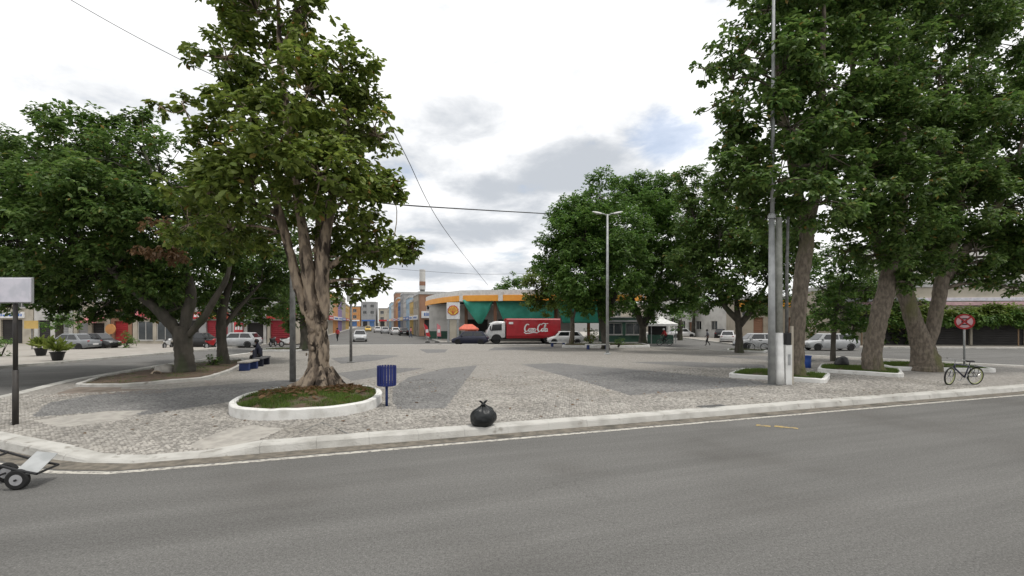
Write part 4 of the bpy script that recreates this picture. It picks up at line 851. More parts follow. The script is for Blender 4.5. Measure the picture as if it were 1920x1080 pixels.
o = MB(); o.lathe([(.02, -.05), (.55, -.05), (.55, .05), (.02, .05)], 20, M=Matrix.Rotation(R(90), 4, 'X')); ob = o.build('round_sign', MT['w_orange']); ob.location = (LX(215) + .3, BL - .9, 1.75)
p_ = MB(); p_.tube([(0, .06, -1.62), (0, .06, .3)], .05, 8); p_.build('post', MT['pole_dark'], ob); tag(ob, 'round orange sign on a post before the narrow brown shop', 'sign')
t = thing('small_sign', 'square yellow sign board on a post beside the lime potted plants', 'sign', G(60, 655, .13)); b = MB(); b.tube([(0, 0, 0), (0, 0, 2.4)], .05, 8); b.build('post', MT['pole_dark'], t); b = MB(); b.box(-.6, .6, -.09, -.055, 1.8, 2.5); b.build('board', MT['w_yellow'], t)

# the shopping street running away behind the plaza
SD = Vector((-.282, .959, 0)); SA = math.atan2(.282, .959)
st = 'buildings down the far street'
def row(side, x0, y0, specs):
    s = 0
    for label, w, h, wall, sg in specs:
        if side > 0: a = Vector((x0, y0, 0)) + SD * (s + w); rz = SA - PI / 2
        else: a = Vector((x0, y0, 0)) + SD * s; rz = SA + PI / 2
        n = max(2, int(w / 3)); win = [(w * (i + .2) / n, w * (i + .75) / n, h - 2.4, h - 1.1) for i in range(n)]
        dr = [(w * (i + .12) / n, w * (i + .88) / n, .05, 2.7, ['w_dark', 'w_grey', 'w_blue', 'w_dark'][(i + len(label)) % 4]) for i in range(n)]
        building(label, a.x, a.y, rz, w, 10, h, wall, win, dr, [(.4, w - .4, 2.85, 3.65, sg, 'sign_white' if sg != 'sign_white' else 'sign_blue')], group=st); s += w + .3
row(1, -16.2, 83, [('tan two storey corner building beside the fuel station', 10, 7.2, 'w_tan', 'sign_white'), ('yellow building second down the far street', 9, 6.4, 'w_yellow', 'sign_white'), ('blue fronted building third down the far street', 10, 7.6, 'w_lightblue', 'sign_blue'),
    ('white shop building with blue sign halfway down the far street', 10, 7.0, 'w_white', 'sign_blue'), ('grey taller building down the far street', 12, 9.6, 'w_grey', 'sign_yellow'), ('deep blue shop building far down the street', 12, 8.0, 'w_blue', 'sign_white'), ('orange building far down the street on the right', 14, 9.5, 'w_orange', 'sign_red'), ('brick red tower like building closing the right row', 14, 12, 'w_brick', 'sign_white'), ('white shop block beyond the brick red tower', 20, 8.5, 'w_white', 'sign_red'), ('blue and white block at the far end of the right row', 24, 10, 'w_lightblue', 'sign_yellow'), ('cream block last on the right of the far street', 26, 9, 'w_cream', 'sign_blue')])
row(-1, -27.4, 66, [('white building at the left mouth of the far street', 12, 6.8, 'w_white', 'sign_blue'), ('light blue building second on the left of the far street', 12, 7.4, 'w_lightblue', 'sign_white'), ('cream building third on the left of the far street', 12, 6.5, 'w_cream', 'sign_red'), ('orange building far left down the street', 16, 8.5, 'w_orange', 'sign_white'), ('purple fronted building far left down the street', 16, 8.0, 'w_purple', 'sign_white'), ('tan building beyond the purple front on the left row', 20, 9.5, 'w_tan', 'sign_blue'), ('yellow building last on the left of the far street', 24, 8, 'w_yellow', 'sign_red')])
e = Vector((-27.4, 66, 0)) + SD * 205
for k, (lab, w_, h_, wl, sg) in enumerate((('orange building closing the end of the far street at left', 9, 11, 'w_orange', 'sign_white'), ('grey blue taller building closing the middle of the far street', 8, 13.5, 'w_grey', 'sign_blue'), ('cream building closing the end of the far street at right', 9, 10, 'w_cream', 'sign_red'))):
    building(lab, e.x - 9 + 9.3 * k, e.y + 6 + 1.5 * k, .12, w_, 8, h_, wl, [(1, 3, h_ - 3, h_ - 1.2), (5, 7, h_ - 3, h_ - 1.2), (1, 3, h_ - 6.5, h_ - 4.7), (5, 7, h_ - 6.5, h_ - 4.7)], [(1, 3.4, .05, 2.8), (4.6, 7.2, .05, 2.8, 'w_blue')], [(.4, w_ - .4, 2.95, 3.7, sg)], group=st)
# brick front of the tan building towards the plaza, with water tower
tp = thing('water_tower', 'thin white and dark mast standing behind the tan corner building', 'mast', P(792, 610, 96) * 1); tp.location.z = 0
b = MB(); b.tube([(0, 0, 0), (0, 0, 9)], [.55, .5], 10); b.build('shaft', MT['pole_dark'], tp); b = MB(); b.tube([(0, 0, 9), (0, 0, 13)], [.6, .6], 12); b.build('tank', MT['w_white'], tp); b = MB(); b.tube([(0, 0, 9.8), (0, 0, 10.6)], .62, 12); b.build('band', MT['w_brown'], tp)
building('brown brick block behind the station wall', -15.9, 82.6, SA - .02, 9, 10, 7.2, 'w_brick', [(1.2, 2.4, 4.5, 5.9), (4.5, 5.7, 4.5, 5.9)], [(.8, 3, .05, 2.8, 'w_dark'), (4.5, 7.5, .05, 2.8, 'w_green')], [(.3, 4, 3.1, 4.3, 'sign_white', 'sign_blue')], group=st)

flat('pink_pale', (.55, .36, .38), .7)
# right hand background
building('yellow and orange shop with brown doors behind the pole cluster', 28.6, 61, -.1, 9, 4, 5.2, 'w_tan', [(.6, 1.6, 3.2, 4.2), (6.8, 8.0, 3.2, 4.2)], [(2.0, 3.2, .05, 3.0, 'w_brown'), (3.9, 5.1, .05, 3.0, 'w_brown'), (5.8, 7.0, .05, 3.0, 'w_brown')], [(.1, 8.9, 4.3, 5.15, 'fascia_orange')])
building('low pale house beyond the yellow shop on the right hand street', 28.6, 84, -1.35, 14, 9, 5.0, 'w_white', [(1.5, 3, 1.2, 2.6), (6, 7.5, 1.2, 2.6), (10, 11.5, 1.2, 2.6)], [(4, 5, .05, 2.4, 'w_brown')])
building('white tall block far away above the right hand street trees', 38, 125, 0, 12, 10, 15, 'w_white', [(1 + 2.4 * i, 2.4 + 2.4 * i, 2 + 3 * j, 3.6 + 3 * j) for i in range(4) for j in range(4)])
building('pale green house far down the right hand street', 26, 128, 0, 11, 10, 7, 'w_cream', [(1.5, 3, 4, 5.4), (6, 7.5, 4, 5.4)], [(3.6, 5.2, .05, 2.6)])
rb = building('long low shop building with striped band and dark open fronts at far right', 34.5, 50.5, -.12, 46, 10, 6.0, 'w_cream', [], [(2.6 + 5 * i, 7.4 + 5 * i, .05, 2.9, ['w_dark', 'w_dark', 'w_dark', 'w_dark', 'cloth_jean'][i % 5]) for i in range(8)], [(.5, 45, 4.1, 4.45, 'pink_pale'), (.5, 45, 4.55, 4.9, 'board_print')])
building('tall white block rising behind the far right trees', 62, 74, 0, 26, 12, 15.5, 'w_white', [(2 + 4 * i, 4 + 4 * i, 3 + 3.4 * j, 5 + 3.4 * j) for i in range(6) for j in range(3)])
# creeper hedge growing along the front of that building
r_ = np.random.default_rng(81); hd = thing('creeper_hedge', 'long green and yellow creeper hanging along the low building at far right', 'hedge', (35, 49.6, .13), -.12)
b = MB()
for k in range(10): b.tube([(1 + 4.8 * k, -.1, 0), (1 + 4.8 * k, -.1, 3.2)], .06, 6)
b.box(.5, 45, -.5, .1, 2.75, 2.85); b.build('pergola', MT['wood'], hd)
C, D, _ = crown_points([((1 + 1.5 * i, -.3 + .2 * math.sin(i), 3.2 + .15 * math.sin(i * 1.7)), (1.1, .8, .75), 1) for i in range(30)], 120, r_, .55, 9)
V, F_ = leaf_arrays(*rosettes(C, D, 6, .3, r_, .4), False); np_mesh('foliage', V, [F_], MT['leaf_yellow'], hd, 'stuff')
C, D, _ = crown_points([((1 + 1.5 * i, -.6, 2.75), (1.0, .6, .7), 1) for i in range(30)], 120, r_, .55, 9)
V, F_ = leaf_arrays(*rosettes(C, D, 6, .3, r_, .6), False); np_mesh('foliage', V, [F_], MT['leaf_fig'], hd, 'stuff')

# ------------------------------------------------------------ fuel station
fs_ = thing('fuel_station', 'fuel station with curved white and orange canopy hung with green sheets', 'fuel station', (0, 60, .1))
edge = [(-13.7, 17), (-12.6, 13.2), (-10.8, 8.2), (-8.7, 3.8), (-6.3, .2), (-3.0, -1.0), (0.6, -1.6), (7, -1.8), (14.5, -1.4), (17, 1.5)]
pe, _ = dens_path([Vector((x, y, 0)) for x, y in edge], [1] * len(edge), 4); poly = [(p.x, p.y) for p in pe] + [(17.5, 20), (-12, 21)]
b = MB(); b.prism(poly, 5.2, 6.0); b.build('canopy', MT['roof_metal'], fs_)
def fascia(nm, z0, z1, out, m):
    b = MB(); vs = []; n = len(pe)
    for i, p in enumerate(pe):
        t = (pe[min(i + 1, n - 1)] - pe[max(i - 1, 0)]).normalized(); q = Vector((t.y, -t.x, 0)) * out
        for z, o_ in ((z0, 1), (z1, 1), (z1, -.5), (z0, -.5)): vs.append((p.x + q.x * o_, p.y + q.y * o_, z))
    b.add(vs, [(i * 4 + k, i * 4 + (k + 1) % 4, i * 4 + 4 + (k + 1) % 4, i * 4 + 4 + k) for i in range(n - 1) for k in range(4)]); return b.build(nm, m, fs_)
fascia('white_fascia', 5.72, 6.35, .12, MT['fascia_white']); fascia('orange_fascia', 5.0, 5.715, .2, MT['fascia_orange'])
for i in (16, 22, 28, 34):
    p = pe[i]; b = MB(); b.box(p.x - .28, p.x + .28, p.y - .34, p.y - .22, 4.98, 6.37); b.build('fascia_clip', MT['fascia_white'], fs_)
for x, y in ((-2.1, .2), (5.5, .2), (12.5, .3), (-6.5, 8), (3, 9), (11, 9)):
    b = MB(); b.box(x - .2, x + .2, y - .2, y + .2, 0, 5.2); b.build('column', MT['w_brown'], fs_)
def tarp(x0, x1, drop, y, seed):
    b = MB(); nx, nz = 28, 12; vs = []
    for i in range(nx + 1):
        for j in range(nz + 1):
            s = i / nx; t = j / nz; d = drop(s); x = x0 + (x1 - x0) * s
            if s > .72: x += 0
            vs.append((x, y - .18 * math.sin(PI * t) + .07 * math.sin(s * 17 + t * 2 + seed) * (.3 + t) + .05 * noise.noise(Vector((x, t * 3, seed))), 5.18 - d * t))
    b.add(vs, [(i * (nz + 1) + j, (i + 1) * (nz + 1) + j, (i + 1) * (nz + 1) + j + 1, i * (nz + 1) + j + 1) for i in range(nx) for j in range(nz)])
    o = b.build('green_sheet', MT['tarp'], fs_, smooth=True); m_ = o.modifiers.new('thick', 'SOLIDIFY'); m_.thickness = .02; return o
tarp(-6.1, -2.3, lambda s: max(.15, 3.0 * min(1, (s / .5) ** .75) if s < .62 else 3.0 * ((1 - s) / .38) ** .8), -.35, 1)
tarp(-1.95, 5.2, lambda s: max(.2, 3.3 * min(1, (s / .2) ** .9 + .12)), -.6, 4)
tarp(5.6, 12.2, lambda s: max(.3, 2.9 * min(1, (s / .15) + .3)), -.6, 9)
sb = building('pale station shop under the left end of the canopy', -12.0, 69.5, 0, 21, 6, 4.7, 'w_white', [(3.2, 3.9, 2.9, 3.9)], [(5.5, 8.5, .05, 2.8, 'w_dark'), (10, 14, .05, 2.8, 'glass_shop')], name='station_shop', parapet=0)
pa = MB(); pa.box(.02, 4.6, -.05, -.003, 0, 1.1); pa.build('plinth', MT['w_green'], sb)
# pylon sign with a scallop emblem
py = thing('pylon_sign', 'white fuel pylon sign with a red and yellow scallop emblem', 'sign', (-7.05, 57.6, .1))
b = MB(); b.box(-.78, .78, -.15, .15, 2.75, 4.75); b.build('panel', MT['sign_white'], py, bevel=.03)
b = MB(); b.box(-.7, -.45, -.1, .1, 0, 2.75); b.box(.45, .7, -.1, .1, 0, 2.75); b.build('post', MT['steel_grey'], py)
b = MB(); b.box(-.42, .42, -.08, .08, .3, 2.7); b.build('price_panel', MT['w_cream'], py)
def scallop(rad, k=17):
    pts = []
    for i in range(k):
        a = R(-25) + R(230) * i / (k - 1); q = rad * (1 + .05 * (1 if i % 2 else -1)); pts.append((q * math.cos(a), q * math.sin(a)))
    return [(rad * .34, -rad * .8)] + pts + [(-rad * .34, -rad * .8)]
Mx = Matrix.Translation((0, -.153, 3.75)) @ Matrix.Rotation(R(90), 4, 'X')
b = MB(); b.prism(scallop(.66), 0, .03, Mx); em = b.build('emblem', MT['sign_red'], py)
b = MB(); b.prism(scallop(.55), .03, .05, Mx); b.build('shell_face', MT['sign_yellow'], em)
for i in range(7):
    a = R(20 + 23.3 * i); b = MB(); c_, s_ = math.cos(a), math.sin(a); q = Vector((-s_, c_)) * .03
    b.prism([(-q.x * .4, -.4 - q.y * .4), (c_ * .5 - q.x, s_ * .5 - q.y), (c_ * .5 + q.x, s_ * .5 + q.y), (q.x * .4, -.4 + q.y * .4)], .05, .06, Mx); b.build('rib', MT['sign_red'], em)
# feather banners and a coral awning stall at the entrance
for label, x, y, lean, m_ in (('leaning red and white banner at the station entrance', -10.3, 58.6, -.5, 'sign_red'), ('upright pink and white banner beside the leaning red one', -9.2, 59.0, -.05, 'w_pink')):
    t = thing('feather_banner', label, 'banner', (x, y, 0.02), group='banners at the station entrance'); b = MB(); b.tube([(0, 0, .1), (lean * .5, 0, 1.2), (lean, 0, 2.3)], .03, 6); b.build('pole', MT['steel_grey'], t)
    b = MB(); b.lathe([(.3, 0), (.3, .1), (.05, .14)], 10); b.build('base', MT['rubber'], t)
    b = MB(); b.add([(lean * .3, -.02, .75), (lean * .3 + .5, -.02, .7), (lean + .45, -.02, 2.0), (lean, -.02, 2.35), (lean * .3, .01, .75), (lean * .3 + .5, .01, .7), (lean + .45, .01, 2.0), (lean, .01, 2.35)], [(0, 1, 2, 3), (7, 6, 5, 4), (0, 4, 5, 1), (1, 5, 6, 2), (2, 6, 7, 3), (3, 7, 4, 0)]); f_ = b.build('flag', MT[m_], t)
    b = MB(); b.box(lean * .6 + .08, lean * .6 + .4, -.03, -.022, 1.2, 1.6); b.build('print', MT['sign_white'], f_)
t = thing('market_stall', 'small stall with a coral red awning beside the pylon sign', 'stall', (-5.3, 58.4, .1)); t.scale = (.82, .82, .86); b = MB()
for x in (-1.3, 1.3):
    for y in (-.7, .7): b.tube([(x, y, 0), (x, y, 2.1)], .04, 6)
b.build('frame', MT['steel_grey'], t); b = MB(); b.add([(-1.5, -.9, 1.85), (1.5, -.9, 1.85), (1.5, .9, 1.85), (-1.5, .9, 1.85), (-.6, 0, 2.5), (.6, 0, 2.5), (-1.5, -.9, 1.65), (1.5, -.9, 1.65), (1.5, .9, 1.65), (-1.5, .9, 1.65)], [(0, 1, 5, 4), (1, 2, 5), (2, 3, 4, 5), (3, 0, 4), (0, 6, 7, 1), (1, 7, 8, 2), (2, 8, 9, 3), (3, 9, 6, 0)]); b.build('awning', MT['sign_coral'], t); b = MB(); b.box(-1.2, 1.2, -.6, .5, .02, .85); b.build('counter', MT['w_cream'], t)
# white pyramid tent and green kiosk at the far right corner of the plaza
t = thing('market_tent', 'white pyramid market tent beyond the cyclist', 'tent', (17.4, 56.5, 0)); b = MB()
for x in (-1.4, 1.4):
    for y in (-1.4, 1.4): b.tube([(x, y, 0), (x, y, 2.4)], .045, 6)
b.build('frame', MT['steel_grey'], t); b = MB(); b.add([(-1.6, -1.6, 2.3), (1.6, -1.6, 2.3), (1.6, 1.6, 2.3), (-1.6, 1.6, 2.3), (0, 0, 3.5), (-1.6, -1.6, 2.05), (1.6, -1.6, 2.05), (1.6, 1.6, 2.05), (-1.6, 1.6, 2.05), (-.5, -.5, 2.85), (.5, -.5, 2.85), (.5, .5, 2.85), (-.5, .5, 2.85)], [(0, 1, 10, 9), (1, 2, 11, 10), (2, 3, 12, 11), (3, 0, 9, 12), (9, 10, 4), (10, 11, 4), (11, 12, 4), (12, 9, 4), (0, 5, 6, 1), (1, 6, 7, 2), (2, 7, 8, 3), (3, 8, 5, 0)]); b.build('roof', MT['white_paint'], t); b = MB(); b.box(-1.2, 1.2, -1.2, 1.0, .02, 1.0); b.build('counter', MT['w_green'], t); b = MB(); b.box(-1.1, 1.1, .9, 1.0, 1.0, 2.1); b.build('back_panel', MT['w_dark'], t)
ks = building('dark green glazed kiosk behind the round crowned trees', 11.0, 57.8, 0, 5, 3, 2.9, 'w_green', [(.3, 2.3, .9, 2.3, 'glass_shop'), (2.7, 4.7, .9, 2.3, 'glass_shop')], [], [(.1, 4.9, 2.4, 2.65, 'w_grey')], name='kiosk', cat='kiosk', parapet=0)

# ============================================================ STREET FURNITURE
def pole_cluster():
    p = G(1447, 722)
    t = thing('lamp_mast', 'tall stepped grey steel mast, left of the pole cluster, rising out of the top', 'mast', (p.x, p.y, .15), group='poles beside the right tree bed')
    s = p.y / F; H1 = (HZ - 405) * s + CH - .15
    b = MB(); b.tube([(0, 0, 0), (0, 0, H1)], [.135, .1], 16); b.build('lower_shaft', MT['steel_grey'], t, smooth=True)
    b = MB(); b.tube([(.02, 0, H1), (.09, 0, 16.5)], [.075, .05], 12); b.build('upper_shaft', MT['steel_grey'], t, smooth=True)
    b = MB(); b.lathe([(.14, H1 - .1), (.14, H1 + .03), (.09, H1 + .1)], 16); b.build('collar', MT['steel_grey'], t)
    b = MB(); b.box(-.28, .26, -.24, .24, -.02, .03); b.build('base_plate', MT['pole_dark'], t)
    t = thing('concrete_pole', 'greenish concrete pole painted white at the foot, in the pole cluster', 'pole', (p.x + .31, p.y + .08, .15), group='poles beside the right tree bed')
    b = MB(); b.tube([(0, 0, 1.95), (0, 0, H1 - .05)], [.135, .11], 14); b.build('shaft', MT['pole_concrete'], t, smooth=True)
    b = MB(); b.tube([(0, 0, 0), (0, 0, .5), (0, 0, 1.95)], [.2, .18, .14], 14); b.build('white_foot', MT['white_paint'], t, smooth=True)
    t = thing('meter_post', 'white painted meter post with a black box, right of the pole cluster', 'post', (p.x + .62, p.y + .1, .15), group='poles beside the right tree bed')
    b = MB(); b.box(-.1, .14, -.12, .12, 0, 1.5); b.build('body', MT['white_paint'], t, bevel=.02)
    b = MB(); b.box(-.1, .09, -.15, .1, 1.5, 1.95); b.build('meter_box', MT['plastic_black'], t, bevel=.02)
    b = MB(); b.tube([(.01, .02, 1.9), (.015, .02, 4.2), (.06, .02, H1)], [.06, .055, .05], 10); b.build('conduit', MT['pole_dark'], t, smooth=True)
    b = MB(); b.box(.141, .22, -.06, .06, 0, 2.2); b.build('timber_strip', MT['w_cream'], t)
    b = MB(); b.box(-.02, .06, -.145, -.121, .75, 1.15); b.build('cover_plate', MT['steel_grey'], t)
pole_cluster()
p = G(1139, 664); t = thing('street_lamp', 'tall pale double armed street lamp in front of the dark round trees', 'street lamp', p)
H = (HZ - 402) * p.y / F + CH - .15
b = MB(); b.tube([(0, 0, 0), (0, 0, H)], [.12, .075], 12); b.build('shaft', MT['steel_grey'], t, smooth=True); b = MB(); b.lathe([(.25, 0), (.25, .04), (.14, .1)], 12); b.build('base_plate', MT['steel_grey'], t)
for s in (-1, 1):
    b = MB(); b.tube([(0, 0, H - .1), (s * .3, 0, H + .05), (s * .55, 0, H + .08)], .045, 8); a_ = b.build('arm', MT['steel_grey'], t, smooth=True)
    b = MB(); b.loft([[(s * .45, -.11, H + .02), (s * .45, .11, H + .02), (s * .45, .09, H + .12), (s * .45, -.09, H + .12)], [(s * .85, -.14, H + .1), (s * .85, .14, H + .1), (s * .85, .1, H + .2), (s * .85, -.1, H + .2)], [(s * 1.1, -.06, H + .18), (s * 1.1, .06, H + .18), (s * 1.1, .05, H + .23), (s * 1.1, -.05, H + .23)]]); b.build('luminaire', MT['white_paint'], t)
    b = MB(); b.box(s * .55 - .0, s * .55 + s * .3, -.08, .08, H + .015, H + .03); b.build('lens', MT['lamp_glass'], t)
p = G(658, 680); t = thing('lamp_post', 'short dark lamp post with a pale lantern between the trunk and the blue bin', 'lamp post', p)
H = (HZ - 566) * p.y / F + CH - .15; b = MB(); b.tube([(0, 0, 0), (0, 0, H)], [.085, .07], 10); b.build('shaft', MT['pole_dark'], t, smooth=True); b = MB(); b.lathe([(.22, 0), (.22, .03), (.1, .08)], 12); b.build('base_plate', MT['pole_dark'], t)
b = MB(); b.box(-.2, .12, -.16, .16, H, H + .42); b.build('lantern', MT['lamp_glass'], t, bevel=.04); b = MB(); b.box(-.24, .16, -.2, .2, H + .42, H + .48); b.build('lantern_cap', MT['pole_dark'], t)
p = G(549, 716); t = thing('lamp_post', 'plain grey pole standing just left of the pale knobbly trunk', 'pole', p); b = MB(); b.tube([(0, 0, 0), (-.02, 0, 5.2)], [.12, .09], 12); b.build('shaft', MT['pole_dark'], t, smooth=True)
b = MB(); b.tube([(-.02, 0, 5.2), (-.5, -.1, 5.5)], .04, 8); a_ = b.build('arm', MT['pole_dark'], t); b = MB(); b.box(-.85, -.45, -.2, 0, 5.45, 5.55); b.build('luminaire', MT['lamp_glass'], t, bevel=.02)

# blue slatted litter bin
def litter_bin(label, p, rz=0):
    t = thing('litter_bin', label, 'litter bin', p, rz)
    b = MB(); b.tube([(0, 0, 0), (0, 0, .62)], .038, 10); b.build('post', MT['blue_bench'], t, smooth=True)
    b = MB(); b.lathe([(.02, .58), (.25, .58), (.25, .61), (.02, .61)], 20); b.build('floor_plate', MT['blue_bin'], t)
    for z in (.66, 1.08):
        b = MB(); b.torus(.238, .012, 24, 6, Matrix.Translation((0, 0, z)) @ Matrix.Rotation(R(90), 4, 'X')); b.build('hoop', MT['blue_bin'], t)
    sm = MB(); sm.box(-.031, .031, -.008, .008, .6, 1.14); first = None
    for k in range(20):
        a = 2 * PI * k / 20 + .08
        if first is None: o = sm.build('slat', MT['blue_bin'], t, bevel=.004); first = o
        else: o = first.copy(); COL.objects.link(o); o.parent = t
        o.location = (math.cos(a) * .255, math.sin(a) * .255, 0); o.rotation_euler = (0, 0, a + PI / 2)
    return t
litter_bin('blue slatted litter bin on a post beside the rounded tree bed', G(725, 762))
# knotted refuse bag
bm = bmesh.new(); bmesh.ops.create_uvsphere(bm, u_segments=48, v_segments=32, radius=1); b = MB(); vs = []
for w in bm.verts:
    c = w.co; a = math.atan2(c.y, c.x); fold = .035 * math.sin(a * 9 + 2.2 * noise.noise(c * 2)) * max(0, c.z + .35) + .09 * noise.noise(c * 1.4 + Vector((2, 5, 1))) + .05 * noise.noise(c * 3.3) + .02 * abs(noise.noise(c * 8))
    q = c * (1 + fold); zz = max(q.z, -.8) * .27
    top = max(0, c.z - .72) / .28; rr = 1 - .55 * top ** 1.3
    vs.append((q.x * .285 * rr + .02 * q.z, q.y * .26 * rr, zz + .215 + .07 * top ** 2))
b.add(vs, [tuple(x.index for x in f.verts) for f in bm.faces]); bm.free()
p = G(906, 799); bag = thing('refuse_bag', 'knotted black refuse bag standing at the kerb', 'refuse bag', p, .4); bag.scale = (1.04, 1.04, .92); b.build('bag', MT['bag'], bag, smooth=True)
b = MB(); b.tube([(0, 0, .5), (.0, 0, .55), (.01, 0, .58)], [.07, .035, .04], 10); b.build('knot', MT['bag'], bag, smooth=True)
for s in (-1, 1):
    b = MB(); b.loft([[(s * .01 - .02, -.015, .55), (s * .01 + .02, -.015, .55), (s * .01 + .02, .015, .55), (s * .01 - .02, .015, .55)], [(s * .05 - .03, -.02, .6), (s * .05 + .03, -.02, .6), (s * .05 + .03, .01, .6), (s * .05 - .03, .01, .6)], [(s * .075 - .035, -.03, .632), (s * .075 + .02, -.03, .637), (s * .075 + .02, -.01, .64), (s * .075 - .035, -.01, .632)]]); b.build('tied_ear', MT['bag'], bag, smooth=True)
# notice board at left
p = G(29, 797); t = thing('notice_board', 'pale lavender notice board on a thin black post at the far left', 'sign', p, 0.03)
H0 = (HZ - 567) * p.y / F + CH - .15; b = MB(); b.tube([(0, 0, 0), (0, 0, H0 * .45)], .058, 10); b.tube([(0, 0, H0 * .45), (0, 0, H0 + .3)], .045, 10); b.build('post', MT['pole_black'], t, smooth=True)
b = MB(); b.box(-.62, .41, -.09, -.05, H0, H0 + .55); bo = b.build('board', MT['board_print'], t, bevel=.01); b = MB(); b.box(-.64, .43, -.05, -.02, H0 - .02, H0 + .57); b.build('back_frame', MT['steel_grey'], t)
# no parking sign
p = G(1808, 686, .3); t = thing('no_parking_sign', 'round red bordered no parking sign on a grey post at right', 'road sign', p, -.6)
zc_ = (HZ - 603) * p.y / F + CH - .3; b = MB(); b.tube([(0, 0, -.1), (0, 0, zc_ + .35)], .045, 10); b.build('post', MT['steel_grey'], t, smooth=True)
Mx = Matrix.Translation((0, -.06, zc_)) @ Matrix.Rotation(R(90), 4, 'X')
b = MB(); b.lathe([(.02, 0), (.39, 0), (.39, .012), (.02, .012)], 36, M=None); 
for i, v in enumerate(b.v): b.v[i] = tuple(Mx @ Vector(v))
dsc = b.build('disc', MT['w_red'], t)
b = MB(); b.lathe([(.02, .012), (.31, .012), (.31, .018), (.02, .018)], 36); b.v = [tuple(Mx @ Vector(v)) for v in b.v]; b.build('white_face', MT['pink_pale'], dsc)
b = MB()
b.box(-.12, -.05, -.17, .17, .019, .023, Mx); b.box(-.05, .12, .11, .17, .019, .023, Mx); b.box(-.05, .1, -.03, .03, .019, .023, Mx); b.box(-.05, .12, -.17, -.11, .019, .023, Mx); b.build('letter', MT['plastic_black'], dsc)
for s in (-1, 1):
    b = MB(); b.box(-.33, .33, -.035, .035, .024 + .002 * s, .028 + .002 * s, Mx @ Matrix.Rotation(s * R(45), 4, 'Z')); b.build('slash', MT['w_red'], dsc)
# benches
def bench(label, p, rz, L_=1.8, back=False, top='concrete_pale', leg='blue_bench', group='blue legged benches'):
    t = thing('bench', label, 'bench', p, rz, group); b = MB(); b.box(-L_ / 2, L_ / 2, -.24, .24, .38, .46); b.build('seat', MT[top], t, bevel=.015)
    for s in (-1, 1): b = MB(); b.box(s * (L_ / 2 - .25) - .1, s * (L_ / 2 - .25) + .1, -.22, .22, 0, .38); b.build('leg', MT[leg], t, bevel=.01)
    if back: b = MB(); b.box(-L_ / 2, L_ / 2, .18, .24, .463, .9); b.build('backrest', MT[leg], t, bevel=.01)
    return t
bench('blue bench with grey seat slab nearest to the soil bed', G(452, 695) + Vector((.1, .5, 0)), R(98), 1.5, top='concrete_pale')
bench('bench under the seated person in dark clothes', Vector((-13.6, 26.1, .15)), R(103), 1.7, True, top='awning_grey', leg='cloth_navy')
bench('white bench on blue blocks just left of the double lamp', G(1120, 655), 0, 2.1, top='white_paint')
bench('white bench on blue blocks in front of the white hatchback', G(1046, 650), .05, 1.6, top='white_paint')
# blue drum bin, dark stump
p = G(1510, 690); t = thing('blue_drum', 'open blue plastic drum between the pole cluster and the small tree', 'drum', p); b = MB(); b.lathe([(.2, 0), (.25, .04), (.26, .3), (.27, .34), (.26, .38), (.27, .6), (.29, .62), (.25, .62), (.23, .1)], 18); b.build('body', MT['blue_bucket'], t, smooth=True)
b = MB(); b.torus(.275, .02, 20, 6, Matrix.Translation((0, 0, .62)) @ Matrix.Rotation(R(90), 4, 'X')); b.build('rim', MT['blue_bucket'], t)
rock('stump', 'dark blackened stump at the back of the grass bed near the thin stem', 1578, 688, .3, (.34, .3, .34), 5, 'plastic_black')

# overhead wires
def wire(label, pts, r=.018):
    b = MB(); q, _ = dens_path([Vector(x) for x in pts], [1] * len(pts), 8); b.tube(q, r, 5, bump=None); tag(b.build('overhead_wire', MT['wire']), label, 'wire', 'overhead wires')
wire('thin wire at top left running into the nearest tree', [P(90, -25, 16), P(230, 55, 17), P(345, 115, 18), P(420, 150, 19)], .012)
wire('slanting wire from the tree down to the station canopy', [P(700, 170, 22), P(760, 290, 26), P(830, 425, 36), P(915, 535, 58)], .02)
wire('thick nearly level cable between the left and right trees', [P(690, 376, 24), P(750, 384, 27), P(890, 393, 34), P(1050, 402, 44)], .04)
wire('faint level wire above the station roof', [P(700, 500, 70), P(790, 508, 80), P(900, 514, 80), P(1020, 512, 80)], .025)

# ============================================================ VEHICLES
def wheel(parent, x, y, z, r, w, s, rim='alloy'):
    M = Matrix.Translation((x, y, z)) @ Matrix.Rotation(R(90), 4, 'X')
    b = MB(); b.lathe([(r * .6, -w / 2), (r * .93, -w / 2), (r, -w / 2 + .03), (r, w / 2 - .03), (r * .93, w / 2), (r * .6, w / 2)], 20); b.v = [tuple(M @ Vector(v)) for v in b.v]; wh = b.build('wheel', MT['rubber'], parent, smooth=False)
    e = w / 2 + .006; b = MB()
    if s > 0: prof = [(.01, -e + .03), (r * .2, -e), (r * .55, -e + .015), (r * .62, -e), (r * .62, 0), (.01, 0)]
    else: prof = [(.01, 0), (r * .62, 0), (r * .62, e), (r * .55, e - .015), (r * .2, e), (.01, e - .03)]
    b.lathe(prof, 16); b.v = [tuple(M @ Vector(v)) for v in b.v]; b.build('rim', MT[rim], wh)
    for k in range(5):
        a = 2 * PI * k / 5; b = MB(); yy = -s * (e + .002); b.add([(x + math.cos(a - .28) * r * .28, y + yy, z + math.sin(a - .28) * r * .28), (x + math.cos(a + .28) * r * .28, y + yy, z + math.sin(a + .28) * r * .28), (x + math.cos(a + .22) * r * .5, y + yy, z + math.sin(a + .22) * r * .5), (x + math.cos(a - .22) * r * .5, y + yy, z + math.sin(a - .22) * r * .5)], [(0, 1, 2, 3)]) if False else None
    return wh
